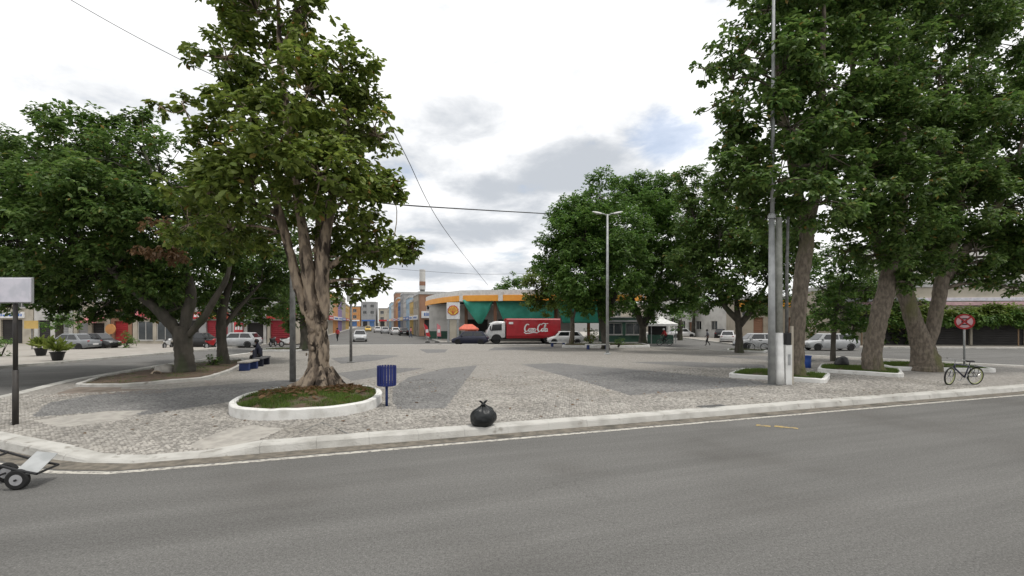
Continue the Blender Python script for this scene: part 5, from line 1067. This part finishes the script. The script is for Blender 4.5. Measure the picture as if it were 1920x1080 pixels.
def car(label, loc, rz, body, L_=4.1, W=1.7, H=1.48, kind='hatch', group='parked and passing cars', name='parked_car'):
    t = thing(name, label, 'car', loc, rz, group); w = W / 2; h = L_ / 2
    stn = {'hatch': [(-1, .38, .72, .78), (-.97, .3, .92, .9), (-.8, .2, .97, .98), (-.3, .18, .97, 1), (.35, .18, .95, 1), (.6, .18, .92, .99), (.86, .22, .76, .95), (.97, .28, .66, .86), (1, .36, .56, .72)],
           'sedan': [(-1, .4, .74, .76), (-.97, .3, .9, .88), (-.8, .22, .93, .97), (-.4, .18, .94, 1), (.3, .18, .93, 1), (.58, .18, .9, .99), (.86, .22, .76, .95), (.97, .28, .66, .86), (1, .36, .56, .72)]}[kind]
    rings = []
    for fx, zl, zb, fw in stn:
        x = fx * h; q = w * fw; rings.append([Vector((x, y, z)) for y, z in ((-q * .9, zl), (-q, zl + .14), (-q * 1.0, zb - .28), (-q * .985, zb - .1), (-q * .9, zb), (q * .9, zb), (q * .985, zb - .1), (q * 1.0, zb - .28), (q, zl + .14), (q * .9, zl))])
    b = MB(); b.loft(rings); b.build('body', MT[body], t, smooth=True, bevel=.03)
    g = {'hatch': [(-.95, -.72, .36, .62)], 'sedan': [(-.66, -.36, .26, .58)]}[kind][0]      # rear base, rear roof, front roof, front base
    zb = .93; zr = H; wb = w * .9; wr = w * .7
    base = [(g[0] * h, -wb), (g[3] * h, -wb), (g[3] * h, wb), (g[0] * h, wb)]; top = [(g[1] * h, -wr), (g[2] * h, -wr), (g[2] * h, wr), (g[1] * h, wr)]
    mid = [(base[i][0] * .3 + top[i][0] * .7, base[i][1] * .35 + top[i][1] * .65) for i in range(4)]
    b = MB(); zt = zr - .05; b.loft([[Vector((x, y, zb - .03)) for x, y in base], [Vector((x, y, zt)) for x, y in top], [Vector((x * .93 + (g[1] + g[2]) / 2 * h * .07, y * .9, zr)) for x, y in top]]); b.build('cabin', MT[body], t, smooth=False, bevel=.025)
    def face(nm, i, j, u0, u1, v0, v1, off):
        A = Vector((*base[i], zb)); B_ = Vector((*base[j], zb)); C_ = Vector((*top[j], zt)); D_ = Vector((*top[i], zt)); n_ = (B_ - A).cross(D_ - A).normalized() * off
        def q(u, v): return (A.lerp(B_, u)).lerp(D_.lerp(C_, u), v) + n_
        b = MB(); f_ = [q(u0, v0), q(u1, v0), q(u1, v1), q(u0, v1)]; k_ = [x - n_ * 1.6 for x in f_]; b.add(f_ + k_, [(0, 1, 2, 3), (7, 6, 5, 4), (0, 4, 5, 1), (1, 5, 6, 2), (2, 6, 7, 3), (3, 7, 4, 0)]); b.build(nm, MT['glass_dark'], t)
    face('windscreen', 1, 2, .06, .94, .08, .95, .012); face('rear_window', 3, 0, .08, .92, .15, .92, .012)
    for i, j in ((0, 1), (2, 3)):
        spl = ((.1, .46), (.5, .9)) if i == 0 else ((.1, .5), (.54, .9))
        for u0, u1 in spl: face('side_window', i, j, u0, u1, .12, .92, .012)
    for s in (-1, 1):
        for fx in (-.62, .63): wheel(t, fx * h, s * (w - .1), .3, .3, .2, -s)
        b = MB(); b.lathe([(.01, 0), (.36, 0), (.36, .012), (.01, .012)], 20, M=Matrix.Rotation(R(90), 4, 'X')) if False else None
        b = MB(); b.box(.9 * h, .975 * h, s * w * .62 - .14, s * w * .62 + .14, .6, .72); b.build('headlight', MT['lamp_glass'], t, bevel=.02)
        b = MB(); b.box(-.985 * h, -.93 * h, s * w * .7 - .1, s * w * .7 + .1, .66, .9); b.build('tail_light', MT['lamp_red'], t, bevel=.02)
        b = MB(); b.box(.4 * h, .47 * h, s * w * .98 - .08, s * w * .98 + .08, .95, 1.06); b.build('mirror', MT[body], t, bevel=.02)
        for fx in (-.62, .63):
            b = MB(); M = Matrix.Translation((fx * h, s * (w - .0), .3)); pts = []
            for k in range(13):
                a = PI * k / 12; pts.append((math.cos(a), math.sin(a)))
            vs = [Vector((fx * h + c * .37, s * (w * .997 + .004), .3 + s2 * .37)) for c, s2 in pts] + [Vector((fx * h + c * .30, s * (w * .997 + .004), .3 + s2 * .30)) for c, s2 in pts] + [Vector((fx * h + c * .37, s * (w * .93), .3 + s2 * .37)) for c, s2 in pts]
            b.add(vs, [(k, k + 1, 14 + k, 13 + k) for k in range(12)] + [(k, k + 1, 27 + k, 26 + k) for k in range(12)]); b.build('wheel_arch', MT['plastic_black'], t)
    b = MB(); b.box(h * .93, h * 1.005, -w * .55, w * .55, .34, .46); b.build('grille', MT['plastic_black'], t); b = MB(); b.box(-h * 1.012, -h * .99, -.26, .26, .5, .62); b.build('number_plate', MT['sign_white'], t)
    return t
def GC(u, v): p = G(u, v, 0); p.z = 0; return p
car('dark navy hatchback parked in front of the drinks truck', GC(882, 646.5), R(176), 'car_navy', 4.0)
car('white hatchback half hidden behind the white bench blocks', Vector((6.0, 54.2, 0)), R(180), 'car_white', 4.1)
car('silver white hatchback behind the thin stemmed tree at right', GC(1563, 657.5) + Vector((0, .6, 0)), R(176), 'car_silver', 4.4, 1.75, 1.5)
car('silver hatchback before the shops, right of the soil bed trees', GC(443, 652) + Vector((0, .5, 0)), R(182), 'car_silver', 3.9)
car('dark saloon parked before the dark fronted shop', GC(368, 653) + Vector((0, .5, 0)), R(4), 'car_black', 4.2, kind='sedan')
car('black hatchback parked before the pale cream shop', GC(176, 655), R(3), 'car_black', 4.0)
car('grey saloon parked before the white house at left', GC(138, 656.5), R(176), 'car_grey', 4.2, kind='sedan')
car('pale hatchback driving out of the far street behind the lantern post', GC(675, 640), R(-72), 'car_silver', 4.0, name='passing_car')
for lab, u, v, c_, rz in (('white car parked nearest on the right of the far street', 741, 627.5, 'car_white', 108), ('silver car parked second on the right of the far street', 722, 625.5, 'car_silver', 107), ('white car parked third on the right of the far street', 708, 623.6, 'car_white', 107), ('yellow car farther down the far street', 690, 621.5, 'car_yellow', -72), ('dark car waiting at the mouth of the far street on the right', 757, 629, 'car_black', 107)):
    car(lab, GC(u, v), R(rz), c_, 4.0)
for lab, u, v, c_, rz in (('white car parked nearest on the right hand street, left of the dark trunk', 1366, 643, 'car_white', 62), ('black car parked ahead of the white one on the right hand street', 1352, 635, 'car_black', 62), ('grey car parked farther up the right hand street', 1340, 628, 'car_grey', 64), ('white car beside the market tent on the right hand street', 1278, 633, 'car_white', 5), ('silver saloon behind the pole cluster left side', 1420, 655, 'car_silver', 175)):
    car(lab, GC(u, v), R(rz), c_, 4.0)
# dark van far up the right hand street
# ------------------------------------------------------------ drinks delivery truck
tk = thing('delivery_truck', 'red drinks delivery truck with white cab and white script lettering', 'truck', (1.4, 56.0, .02), R(180) + R(8))
# local: front at +x, left/right y; side towards the camera is +y
b = MB(); b.box(-4.0, 4.2, -.4, .4, .55, .8); b.build('chassis', MT['plastic_black'], tk)
rings = []
for x, z0, z1, w in ((2.35, .75, 2.5, 1.12), (2.5, .7, 2.58, 1.15), (3.4, .6, 2.58, 1.15), (4.0, .55, 2.35, 1.14), (4.35, .5, 1.65, 1.12), (4.45, .5, 1.2, 1.08)):
    rings.append([Vector((x, y, z)) for y, z in ((-w, z0), (-w, z1 - .15), (-w * .9, z1), (w * .9, z1), (w, z1 - .15), (w, z0))])
b = MB(); b.loft(rings); cab = b.build('cab', MT['car_white'], tk, smooth=True, bevel=.05)
b = MB(); b.add([(4.41, -.95, 1.62), (4.41, .95, 1.62), (4.09, .95, 2.28), (4.09, -.95, 2.28), (4.3, -.95, 1.6), (4.3, .95, 1.6), (3.98, .95, 2.26), (3.98, -.95, 2.26)], [(0, 1, 2, 3), (4, 7, 6, 5), (0, 4, 5, 1), (1, 5, 6, 2), (2, 6, 7, 3), (3, 7, 4, 0)]); b.build('windscreen', MT['glass_dark'], cab)
for s in (-1, 1):
    b = MB(); b.prism([(2.75, 1.55), (3.95, 1.5), (3.8, 2.2), (2.75, 2.28)], 0, .03, Matrix.Translation((0, s * 1.16 + (.015 if s > 0 else .015), 0)) @ Matrix.Rotation(R(90), 4, 'X')); b.build('side_window', MT['glass_dark'], cab)
    b = MB(); b.box(4.0, 4.12, s * 1.3 - .08, s * 1.3 + .08, 1.55, 2.05); b.build('mirror', MT['plastic_black'], cab, bevel=.02)
    b = MB(); b.box(4.4, 4.48, s * .8 - .16, s * .8 + .16, .78, .98); b.build('headlight', MT['lamp_glass'], cab, bevel=.02)
    wheel(tk, 3.35, s * 1.0, .48, .48, .28, -s); wheel(tk, -2.6, s * 1.0, .48, .48, .28, -s); 
    b = MB(); b.prism([(3.35 + .62 * math.cos(PI * k / 10), .5 + .62 * math.sin(PI * k / 10)) for k in range(11)], 0, .01, Matrix.Translation((0, s * 1.165 + (.0), 0)) @ Matrix.Rotation(R(90), 4, 'X')); b.build('wheel_arch', MT['plastic_black'], cab)
b = MB(); b.box(4.35, 4.55, -1.1, 1.1, .42, .68); b.build('bumper', MT['car_grey'], tk, bevel=.03)
prof = [(-1.2, .95), (-1.2, 2.75), (-1.1, 2.9), (1.1, 2.9), (1.2, 2.75), (1.2, .95), (1.12, .62), (-1.12, .62)]
b = MB(); b.loft([[Vector((x, y * q, z)) for y, z in prof] for x, q in ((-4.1, .97), (-4.02, 1), (2.1, 1), (2.22, .97))]); bx_ = b.build('cargo_body', MT['truck_red'], tk, bevel=.03)
for k in range(5):
    b = MB(); x = -3.7 + k * 1.28
    for s in (-1, 1): b.box(x - .012, x + .012, s * 1.2 - .006, s * 1.2 + .006, 1.0, 2.7)
    b.build('panel_seam', MT['car_red'], bx_)
# script lettering as flat ribbons on the side towards the plaza
def ribbon(b, pts, w, y):
    vs = []; n = len(pts)
    for i, (x, z) in enumerate(pts):
        a = pts[max(i - 1, 0)]; c = pts[min(i + 1, n - 1)]; tx, tz = c[0] - a[0], c[1] - a[1]; l_ = math.hypot(tx, tz) + 1e-6
        ww = w * (.55 + .45 * abs(tz / l_)) * (.35 + .65 * min(1, 3.2 * min(i, n - 1 - i) / n + .25)) / 2
        vs += [(x - tz / l_ * ww, z + tx / l_ * ww), (x + tz / l_ * ww, z - tx / l_ * ww)]
    b.add([(-vx - 0, y, vz) for vx, vz in vs], [(2 * i, 2 * i + 1, 2 * i + 3, 2 * i + 2) for i in range(n - 1)])
def arc(cx, cz, rx, rz_, a0, a1, n=22): return [(cx + rx * math.cos(R(a0 + (a1 - a0) * i / n)), cz + rz_ * math.sin(R(a0 + (a1 - a0) * i / n))) for i in range(n + 1)]
def bigC(x): return arc(x + .52, .78, .5, .78, 48, 315, 30)
def lo(x): return arc(x + .27, .32, .25, .32, 80, 445, 26)
def lc(x): return arc(x + .27, .32, .25, .32, 45, 325, 20)
def la(x): return [arc(x + .26, .32, .25, .32, 30, 390, 26), [(x + .5, .62), (x + .5, .3), (x + .53, .08), (x + .62, .02), (x + .72, .12)]]
def ll(x): return [(x, .35), (x + .12, .8), (x + .2, 1.3), (x + .13, 1.52), (x + .04, 1.3), (x + .03, .6), (x + .06, .15), (x + .16, .02), (x + .28, .14)]
S_ = [bigC(0), lo(.98), lc(1.5), *la(2.0), [(2.72, .42), (3.02, .46)], bigC(3.0), lo(3.95), ll(4.5), *la(4.75),
      [(.42, .0), (.1, -.22), (.5, -.42), (1.3, -.38), (2.2, -.2), (3.0, -.3), (3.5, -.1)], [(3.6, 1.5), (4.1, 1.75), (4.7, 1.62), (5.2, 1.75)]]
b = MB(); k = 2.75 / 5.45
for s in S_: ribbon(b, [(.35 + (x + z * .22) * k - .55, 1.42 + z * k * 1.05) for x, z in s], .2 * k * 1.7, 1.212)
lt = b.build('script_lettering', MT['sign_white'], bx_); lt.data.validate()
b = MB(); b.box(1.45, 1.95, 1.205, 1.212, 2.25, 2.5); b.build('small_print', MT['sign_white'], bx_)

flat('lime_rim', (.42, .45, .2), .5)
# ------------------------------------------------------------ bicycle
def bicycle(label, loc, rz, frame='car_navy', lean=0, steer=0, group=None):
    t = thing('bicycle', label, 'bicycle', loc, rz, group); t.rotation_euler = (lean, 0, rz); r = .33
    for nm, x, st in (('rear_wheel', -.52, 0), ('front_wheel', .52, steer)):
        M = Matrix.Translation((x, 0, r)) @ Matrix.Rotation(st, 4, 'Z')
        b = MB(); b.torus(r - .026, .028, 28, 7, M); w = b.build(nm, MT['rubber'], t, smooth=True); b = MB(); b.torus(r - .05, .018, 28, 6, M); b.build('rim', MT['lime_rim' if label.startswith('parked') else 'chrome'], w)
        b = MB()
        for k in range(14):
            a = 2 * PI * k / 14; b.tube([M @ Vector((.02 * math.cos(a + 1), (-1) ** k * .03, .02 * math.sin(a + 1))), M @ Vector(((r - .05) * math.cos(a), 0, (r - .05) * math.sin(a)))], .004, 4)
        b.tube([M @ Vector((0, -.05, 0)), M @ Vector((0, .05, 0))], .022, 8); b.build('spokes', MT['chrome'], w)
    b = MB(); bb = (-.08, 0, .29); st_ = (-.22, 0, .72); hd = (.36, 0, .78); hd2 = (.39, 0, .66)
    for p_, q_, rr in ((bb, st_, .024), (st_, hd, .024), (bb, hd2, .028), (hd, hd2, .028)): b.tube([p_, q_], rr, 8)
    for s in (-1, 1): b.tube([bb, (-.52, s * .06, r)], .01, 6); b.tube([(-.215, 0, .68), (-.52, s * .06, r)], .009, 6)
    b.tube([st_, (-.245, 0, .86)], .013, 7); b.build('frame', MT[frame], t, smooth=True)
    M = Matrix.Translation((.4, 0, 0)) @ Matrix.Rotation(steer, 4, 'Z') @ Matrix.Translation((-.4, 0, 0)); b = MB()
    for s in (-1, 1): b.tube([M @ Vector((.39, s * .05, .66)), M @ Vector((.44, s * .055, .5)), M @ Vector((.52, s * .055, r))], .011, 6)
    b.tube([M @ Vector((.39, -.05, .66)), M @ Vector((.39, .05, .66))], .015, 6); b.build('fork', MT[frame], t)
    b = MB(); b.tube([M @ Vector((.36, 0, .78)), M @ Vector((.35, 0, .92))], .013, 7); b.tube([M @ Vector(x) for x in ((.26, -.3, .95), (.36, -.2, .97), (.38, 0, .94), (.36, .2, .97), (.26, .3, .95))], .012, 7); hb = b.build('handlebar', MT['chrome'], t)
    b = MB()
    for s in (-1, 1): b.tube([M @ Vector((.3, s * .27, .955)), M @ Vector((.22, s * .31, .945))], .019, 7)
    b.build('grip', MT['rubber'], hb)
    b = MB(); b.loft([[Vector((x, y, z)) for y, z in ((-w, .86), (-w * .9, .9), (0, .92 - d), (w * .9, .9), (w, .86), (0, .85))] for x, w, d in ((-.38, .06, .01), (-.33, .085, 0), (-.25, .07, .01), (-.15, .025, .005), (-.1, .012, .01))]); b.build('saddle', MT['plastic_black'], t, smooth=True)
    b = MB(); b.torus(.085, .008, 20, 5, Matrix.Translation((-.08, -.045, .29))); b.tube([(-.08, -.05, .29), (-.0, -.07, .17)], .01, 6); b.tube([(-.08, .05, .29), (-.16, .07, .41)], .01, 6); b.box(-.05, .05, -.14, -.07, .155, .175); b.box(-.21, -.11, .07, .14, .4, .42); b.build('crankset', MT['steel_grey'], t)
    b = MB(); b.tube([(-.24, -.02, .88), (-.24, -.0, .8)], .01, 5); b.build('seat_clamp', MT['steel_grey'], t)
    if label.startswith('parked'): b = MB(); b.box(-.7, -.38, -.09, .09, .68, .7); b.tube([(-.55, -.07, .68), (-.52, -.07, r)], .008, 5); b.tube([(-.55, .07, .68), (-.52, .07, r)], .008, 5); b.build('carrier', MT['plastic_black'], t); b = MB(); b.tube([(-.1, .03, .28), (-.2, .18, .02)], .009, 5); b.build('kickstand', MT['steel_grey'], t)
    return t
bk = bicycle('parked dark blue bicycle on the pavement near the kerb at right', G(1803, 722), R(186), lean=R(-6), steer=R(16)); bk.scale = (1.02, 1.02, 1.02)

# ------------------------------------------------------------ hand cart at lower left
c0 = G(33, 918, 0); ct = thing('hand_cart', 'black wheeled hand cart with a tilted pale metal flap, cut by the left edge', 'hand cart', (c0.x, c0.y, 0), .25); ct.scale = (.82, .82, .82)
for y, x in ((0, 0), (.55, -.5), (0, -.5)):
    M = Matrix.Translation((x, y, .185)) @ Matrix.Rotation(R(90), 4, 'X'); b = MB(); b.lathe([(.09, -.05), (.16, -.05), (.185, -.025), (.185, .025), (.16, .05), (.09, .05)], 24); b.v = [tuple(M @ Vector(v)) for v in b.v]; w = b.build('wheel', MT['rubber'], ct, smooth=False)
    b = MB(); b.lathe([(.012, -.054), (.04, -.06), (.055, -.053), (.092, -.058), (.1, -.051), (.1, .051), (.012, .051)], 20); b.v = [tuple(M @ Vector(v)) for v in b.v]; b.build('rim', MT['alloy'], w); b = MB(); b.lathe([(.01, -.075), (.03, -.072), (.032, .05), (.01, .05)], 12); b.v = [tuple(M @ Vector(v)) for v in b.v]; b.build('hub', MT['plastic_black'], w)
b = MB(); b.tube([(-.5, -.08, .185), (-.5, .62, .185)], .02, 8); b.tube([(0, -.08, .185), (0, .08, .185)], .02, 8); b.tube([(.3, -.02, .27), (0, -.02, .36), (-.5, -.02, .56), (-1.2, -.02, .85)], .024, 8); b.tube([(.3, .57, .27), (0, .57, .36), (-.5, .57, .56), (-1.2, .57, .85)], .024, 8); b.tube([(.3, -.02, .27), (.3, .57, .27)], .022, 8); b.tube([(-.5, -.02, .56), (-.5, .57, .56)], .022, 8); b.tube([(0, -.02, .185), (0, -.02, .36)], .02, 8); b.tube([(0, .57, .185), (0, .57, .36)], .02, 8); b.tube([(-.5, 0, .185), (-.5, 0, .55)], .02, 8); b.build('frame', MT['plastic_black'], ct)
b = MB(); M = Matrix.Translation((.1, .24, .42)) @ Matrix.Rotation(R(10), 4, 'Y') @ Matrix.Rotation(R(26), 4, 'X'); b.box(-.12, .22, -.3, .28, 0, .015, M); b.build('flap', MT['steel_grey'], ct, bevel=.006)

# ------------------------------------------------------------ motorcycles before the shops
def motorbike(label, loc, rz, col):
    t = thing('motorcycle', label, 'motorcycle', loc, rz, 'motorcycles parked before the shops')
    for x in (-.6, .62):
        b = MB(); b.torus(.25, .055, 20, 8, Matrix.Translation((x, 0, .305))); w = b.build('wheel', MT['rubber'], t, smooth=True); b = MB(); b.lathe([(.02, -.04), (.18, -.02), (.18, .02), (.02, .04)], 12); b.v = [tuple(Matrix.Translation((x, 0, .305)) @ Matrix.Rotation(R(90), 4, 'X') @ Vector(v)) for v in b.v]; b.build('rim', MT['alloy'], w)
    b = MB(); b.loft([[Vector((x, y * w, z)) for y, z in ((-1, z0), (-1, z1), (1, z1), (1, z0))] for x, w, z0, z1 in ((-.75, .06, .7, .8), (-.3, .12, .4, .78), (.1, .14, .32, .85), (.35, .1, .6, .95), (.48, .05, .75, .95))]); b.build('body', MT[col], t, bevel=.03)
    b = MB(); b.box(-.7, .02, -.11, .11, .78, .87); b.build('seat', MT['plastic_black'], t, bevel=.03); b = MB(); b.tube([(.4, 0, .95), (.62, 0, .3)], .035, 7); b.build('fork', MT['steel_grey'], t); b = MB(); b.tube([(.28, -.34, 1.05), (.4, 0, 1.02), (.28, .34, 1.05)], .016, 6); b.build('handlebar', MT['plastic_black'], t); b = MB(); b.lathe([(.02, .0), (.09, .02), (.09, .08), (.03, .1)], 10, (.5, 0, .85)); b.build('headlight', MT['lamp_glass'], t); b = MB(); b.tube([(0, .16, .33), (-.75, .16, .4)], [.03, .05], 7); b.build('exhaust', MT['chrome'], t)
motorbike('white motorcycle left of the thick forking trunk', GC(315, 654), R(100), 'car_white'); motorbike('dark motorcycle parked before the red shutter', GC(512, 650), R(95), 'car_black'); motorbike('red motorcycle beside the dark saloon', GC(397, 654), R(80), 'car_red'); motorbike('white motorcycle behind the grey pole by the red shop', GC(538, 650), R(60), 'car_white')

# ============================================================ PEOPLE
def person(label, loc, rz, J, cols, name='person', hat=None, group=None):
    """J: joint -> (x, y, z) with +x forward; one continuous skinned body"""
    E = [('pelvis', 'belly', .15), ('belly', 'chest', .15), ('chest', 'neck', .06), ('neck', 'head', .085), ('head', 'crown', .08)]
    names = ['pelvis', 'belly', 'chest', 'neck', 'head', 'crown']; rad = {'pelvis': .15, 'belly': .14, 'chest': .16, 'neck': .06, 'head': .1, 'crown': .08}
    ed = [(a, b) for a, b, _ in E]
    for s in 'lr':
        for n_, q in (('sho', .075), ('elb', .05), ('wri', .036), ('hand', .04), ('hip', .105), ('knee', .075), ('ank', .05), ('toe', .04)): names.append(n_ + s); rad[n_ + s] = q
        ed += [('chest', 'sho' + s), ('sho' + s, 'elb' + s), ('elb' + s, 'wri' + s), ('wri' + s, 'hand' + s), ('pelvis', 'hip' + s), ('hip' + s, 'knee' + s), ('knee' + s, 'ank' + s), ('ank' + s, 'toe' + s)]
    me = bpy.data.meshes.new('body'); me.from_pydata([J[n] for n in names], [(names.index(a), names.index(b)) for a, b in ed], []); o = bpy.data.objects.new('body_tmp', me); COL.objects.link(o)
    sk = o.modifiers.new('skin', 'SKIN'); sk.use_smooth_shade = True; su = o.modifiers.new('sub', 'SUBSURF'); su.levels = 1
    lay = me.skin_vertices[0].data if me.skin_vertices else None
    if lay is None: bpy.context.view_layer.objects.active = o; bpy.ops.mesh.customdata_skin_add(); lay = me.skin_vertices[0].data
    for i, n in enumerate(names): lay[i].radius = (rad[n], rad[n]); lay[i].use_root = (n == 'pelvis')
    dg = bpy.context.evaluated_depsgraph_get(); ev = o.evaluated_get(dg); m2 = bpy.data.meshes.new_from_object(ev); bpy.data.objects.remove(o)
    for c in cols: m2.materials.append(MT[c])            # skin, shirt, trousers, shoes
    seg = {('pelvis', 'belly'): 1, ('belly', 'chest'): 1, ('chest', 'neck'): 1, ('neck', 'head'): 0, ('head', 'crown'): 0}
    for s in 'lr': seg.update({('chest', 'sho' + s): 1, ('sho' + s, 'elb' + s): 1, ('elb' + s, 'wri' + s): 0, ('wri' + s, 'hand' + s): 0, ('pelvis', 'hip' + s): 2, ('hip' + s, 'knee' + s): 2, ('knee' + s, 'ank' + s): 2, ('ank' + s, 'toe' + s): 3})
    for f in m2.polygons:
        c = f.center; best = 9; k = 0; f.use_smooth = True
        for (a, b_), mi in seg.items():
            A = Vector(J[a]); B_ = Vector(J[b_]); d = B_ - A; t_ = max(0, min(1, (c - A).dot(d) / d.length_squared)); q = (c - A - d * t_).length - rad[a] * .6
            if q < best: best = q; k = mi
        f.material_index = k
    root = thing(name, label, 'person', loc, rz, group); link('body', m2, root)
    hd = Vector(J['head']); up = (Vector(J['crown']) - Vector(J['neck'])).normalized(); b = MB()
    b.lathe([(.118, -.02), (.122, .04), (.105, .1), (.06, .14), (.01, .15)], 14, hd + up * .03 - Vector((.02, 0, 0))); b.build('cap' if hat else 'hair', MT[hat or 'hair'], root, smooth=True)
    b = MB(); b.loft([[Vector((.095, -.015, -.02)) + hd, Vector((.095, .015, -.02)) + hd, Vector((.09, 0, .03)) + hd], [Vector((.125, -.008, -.02)) + hd, Vector((.125, .008, -.02)) + hd, Vector((.1, 0, .02)) + hd]]); b.build('nose', MT['skin'], root)
    return root
def mirror(d):
    r = {}
    for k, v in d.items(): r[k] = v
    return r
SIT = dict(pelvis=(0, 0, .56), belly=(.04, 0, .74), chest=(.1, 0, .98), neck=(.15, 0, 1.14), head=(.2, 0, 1.26), crown=(.22, 0, 1.36), shol=(.1, .19, 1.04), elbl=(.22, .24, .8), wril=(.42, .12, .74), handl=(.48, .08, .74), shor=(.1, -.19, 1.04), elbr=(.22, -.24, .8), wrir=(.42, -.12, .76), handr=(.48, -.08, .76), hipl=(.06, .1, .54), kneel=(.47, .13, .53), ankl=(.42, .13, .09), toel=(.58, .14, .05), hipr=(.06, -.1, .54), kneer=(.47, -.13, .53), ankr=(.5, -.12, .09), toer=(.66, -.12, .05))
person('person in dark clothes sitting bent forward on the bench', Vector((-13.62, 26.0, .15)), R(195), SIT, ('skin', 'cloth_navy', 'cloth_dark', 'plastic_black'))
WALK = dict(pelvis=(0, 0, .92), belly=(.01, 0, 1.08), chest=(.03, 0, 1.3), neck=(.05, 0, 1.47), head=(.08, 0, 1.58), crown=(.08, 0, 1.68), shol=(.02, .19, 1.38), elbl=(-.06, .24, 1.12), wril=(.06, .24, .9), handl=(.1, .23, .83), shor=(.04, -.19, 1.38), elbr=(.06, -.24, 1.11), wrir=(.22, -.22, .93), handr=(.28, -.21, .88), hipl=(0, .1, .88), kneel=(.16, .1, .49), ankl=(.18, .1, .09), toel=(.33, .1, .04), hipr=(0, -.1, .88), kneer=(.02, -.1, .48), ankr=(-.26, -.1, .13), toer=(-.14, -.1, .04))
person('walking person in dark trousers and grey shirt on the right hand street', GC(1327, 648), R(170), WALK, ('skin', 'cloth_grey', 'cloth_dark', 'plastic_black'))
person('walking person in dark red beside the pale trunk on the far street', GC(633, 640), R(-100), WALK, ('skin', 'cloth_red', 'cloth_dark', 'plastic_black'))
person('walking person in pink shirt near the shop under the tan building', GC(770, 633), R(20), WALK, ('skin', 'w_pink', 'cloth_jean', 'plastic_black'))
person('walking person in white shirt beyond the leaning red banner', GC(822, 637), R(180), WALK, ('skin', 'cloth_white', 'cloth_jean', 'plastic_black'))
RIDE = dict(pelvis=(-.24, 0, .95), belly=(-.16, 0, 1.1), chest=(-.02, 0, 1.3), neck=(.05, 0, 1.45), head=(.1, 0, 1.56), crown=(.11, 0, 1.66), shol=(.0, .19, 1.36), elbl=(.12, .25, 1.16), wril=(.27, .28, 1.0), handl=(.31, .28, .98), shor=(.0, -.19, 1.36), elbr=(.12, -.25, 1.16), wrir=(.27, -.28, 1.0), handr=(.31, -.28, .98), hipl=(-.2, .1, .92), kneel=(.15, .11, .78), ankl=(-.15, .11, .5), toel=(-.02, .11, .45), hipr=(-.2, -.1, .92), kneer=(.12, -.11, .58), ankr=(-.05, -.11, .24), toer=(.08, -.11, .2))
cy = GC(1246, 651); cy.z = .155
bicycle('dark bicycle ridden by the person in red', cy, R(185), 'car_black')
person('cyclist in a red shirt and white cap riding past the dark trees', cy, R(185), RIDE, ('skin', 'cloth_red', 'cloth_dark', 'plastic_black'), hat='cloth_white')
cy2 = GC(1421, 662); cy2.z = .155
bicycle('white bicycle leaning behind the pole cluster at the dark trunk', cy2, R(170), 'car_white', lean=R(8))
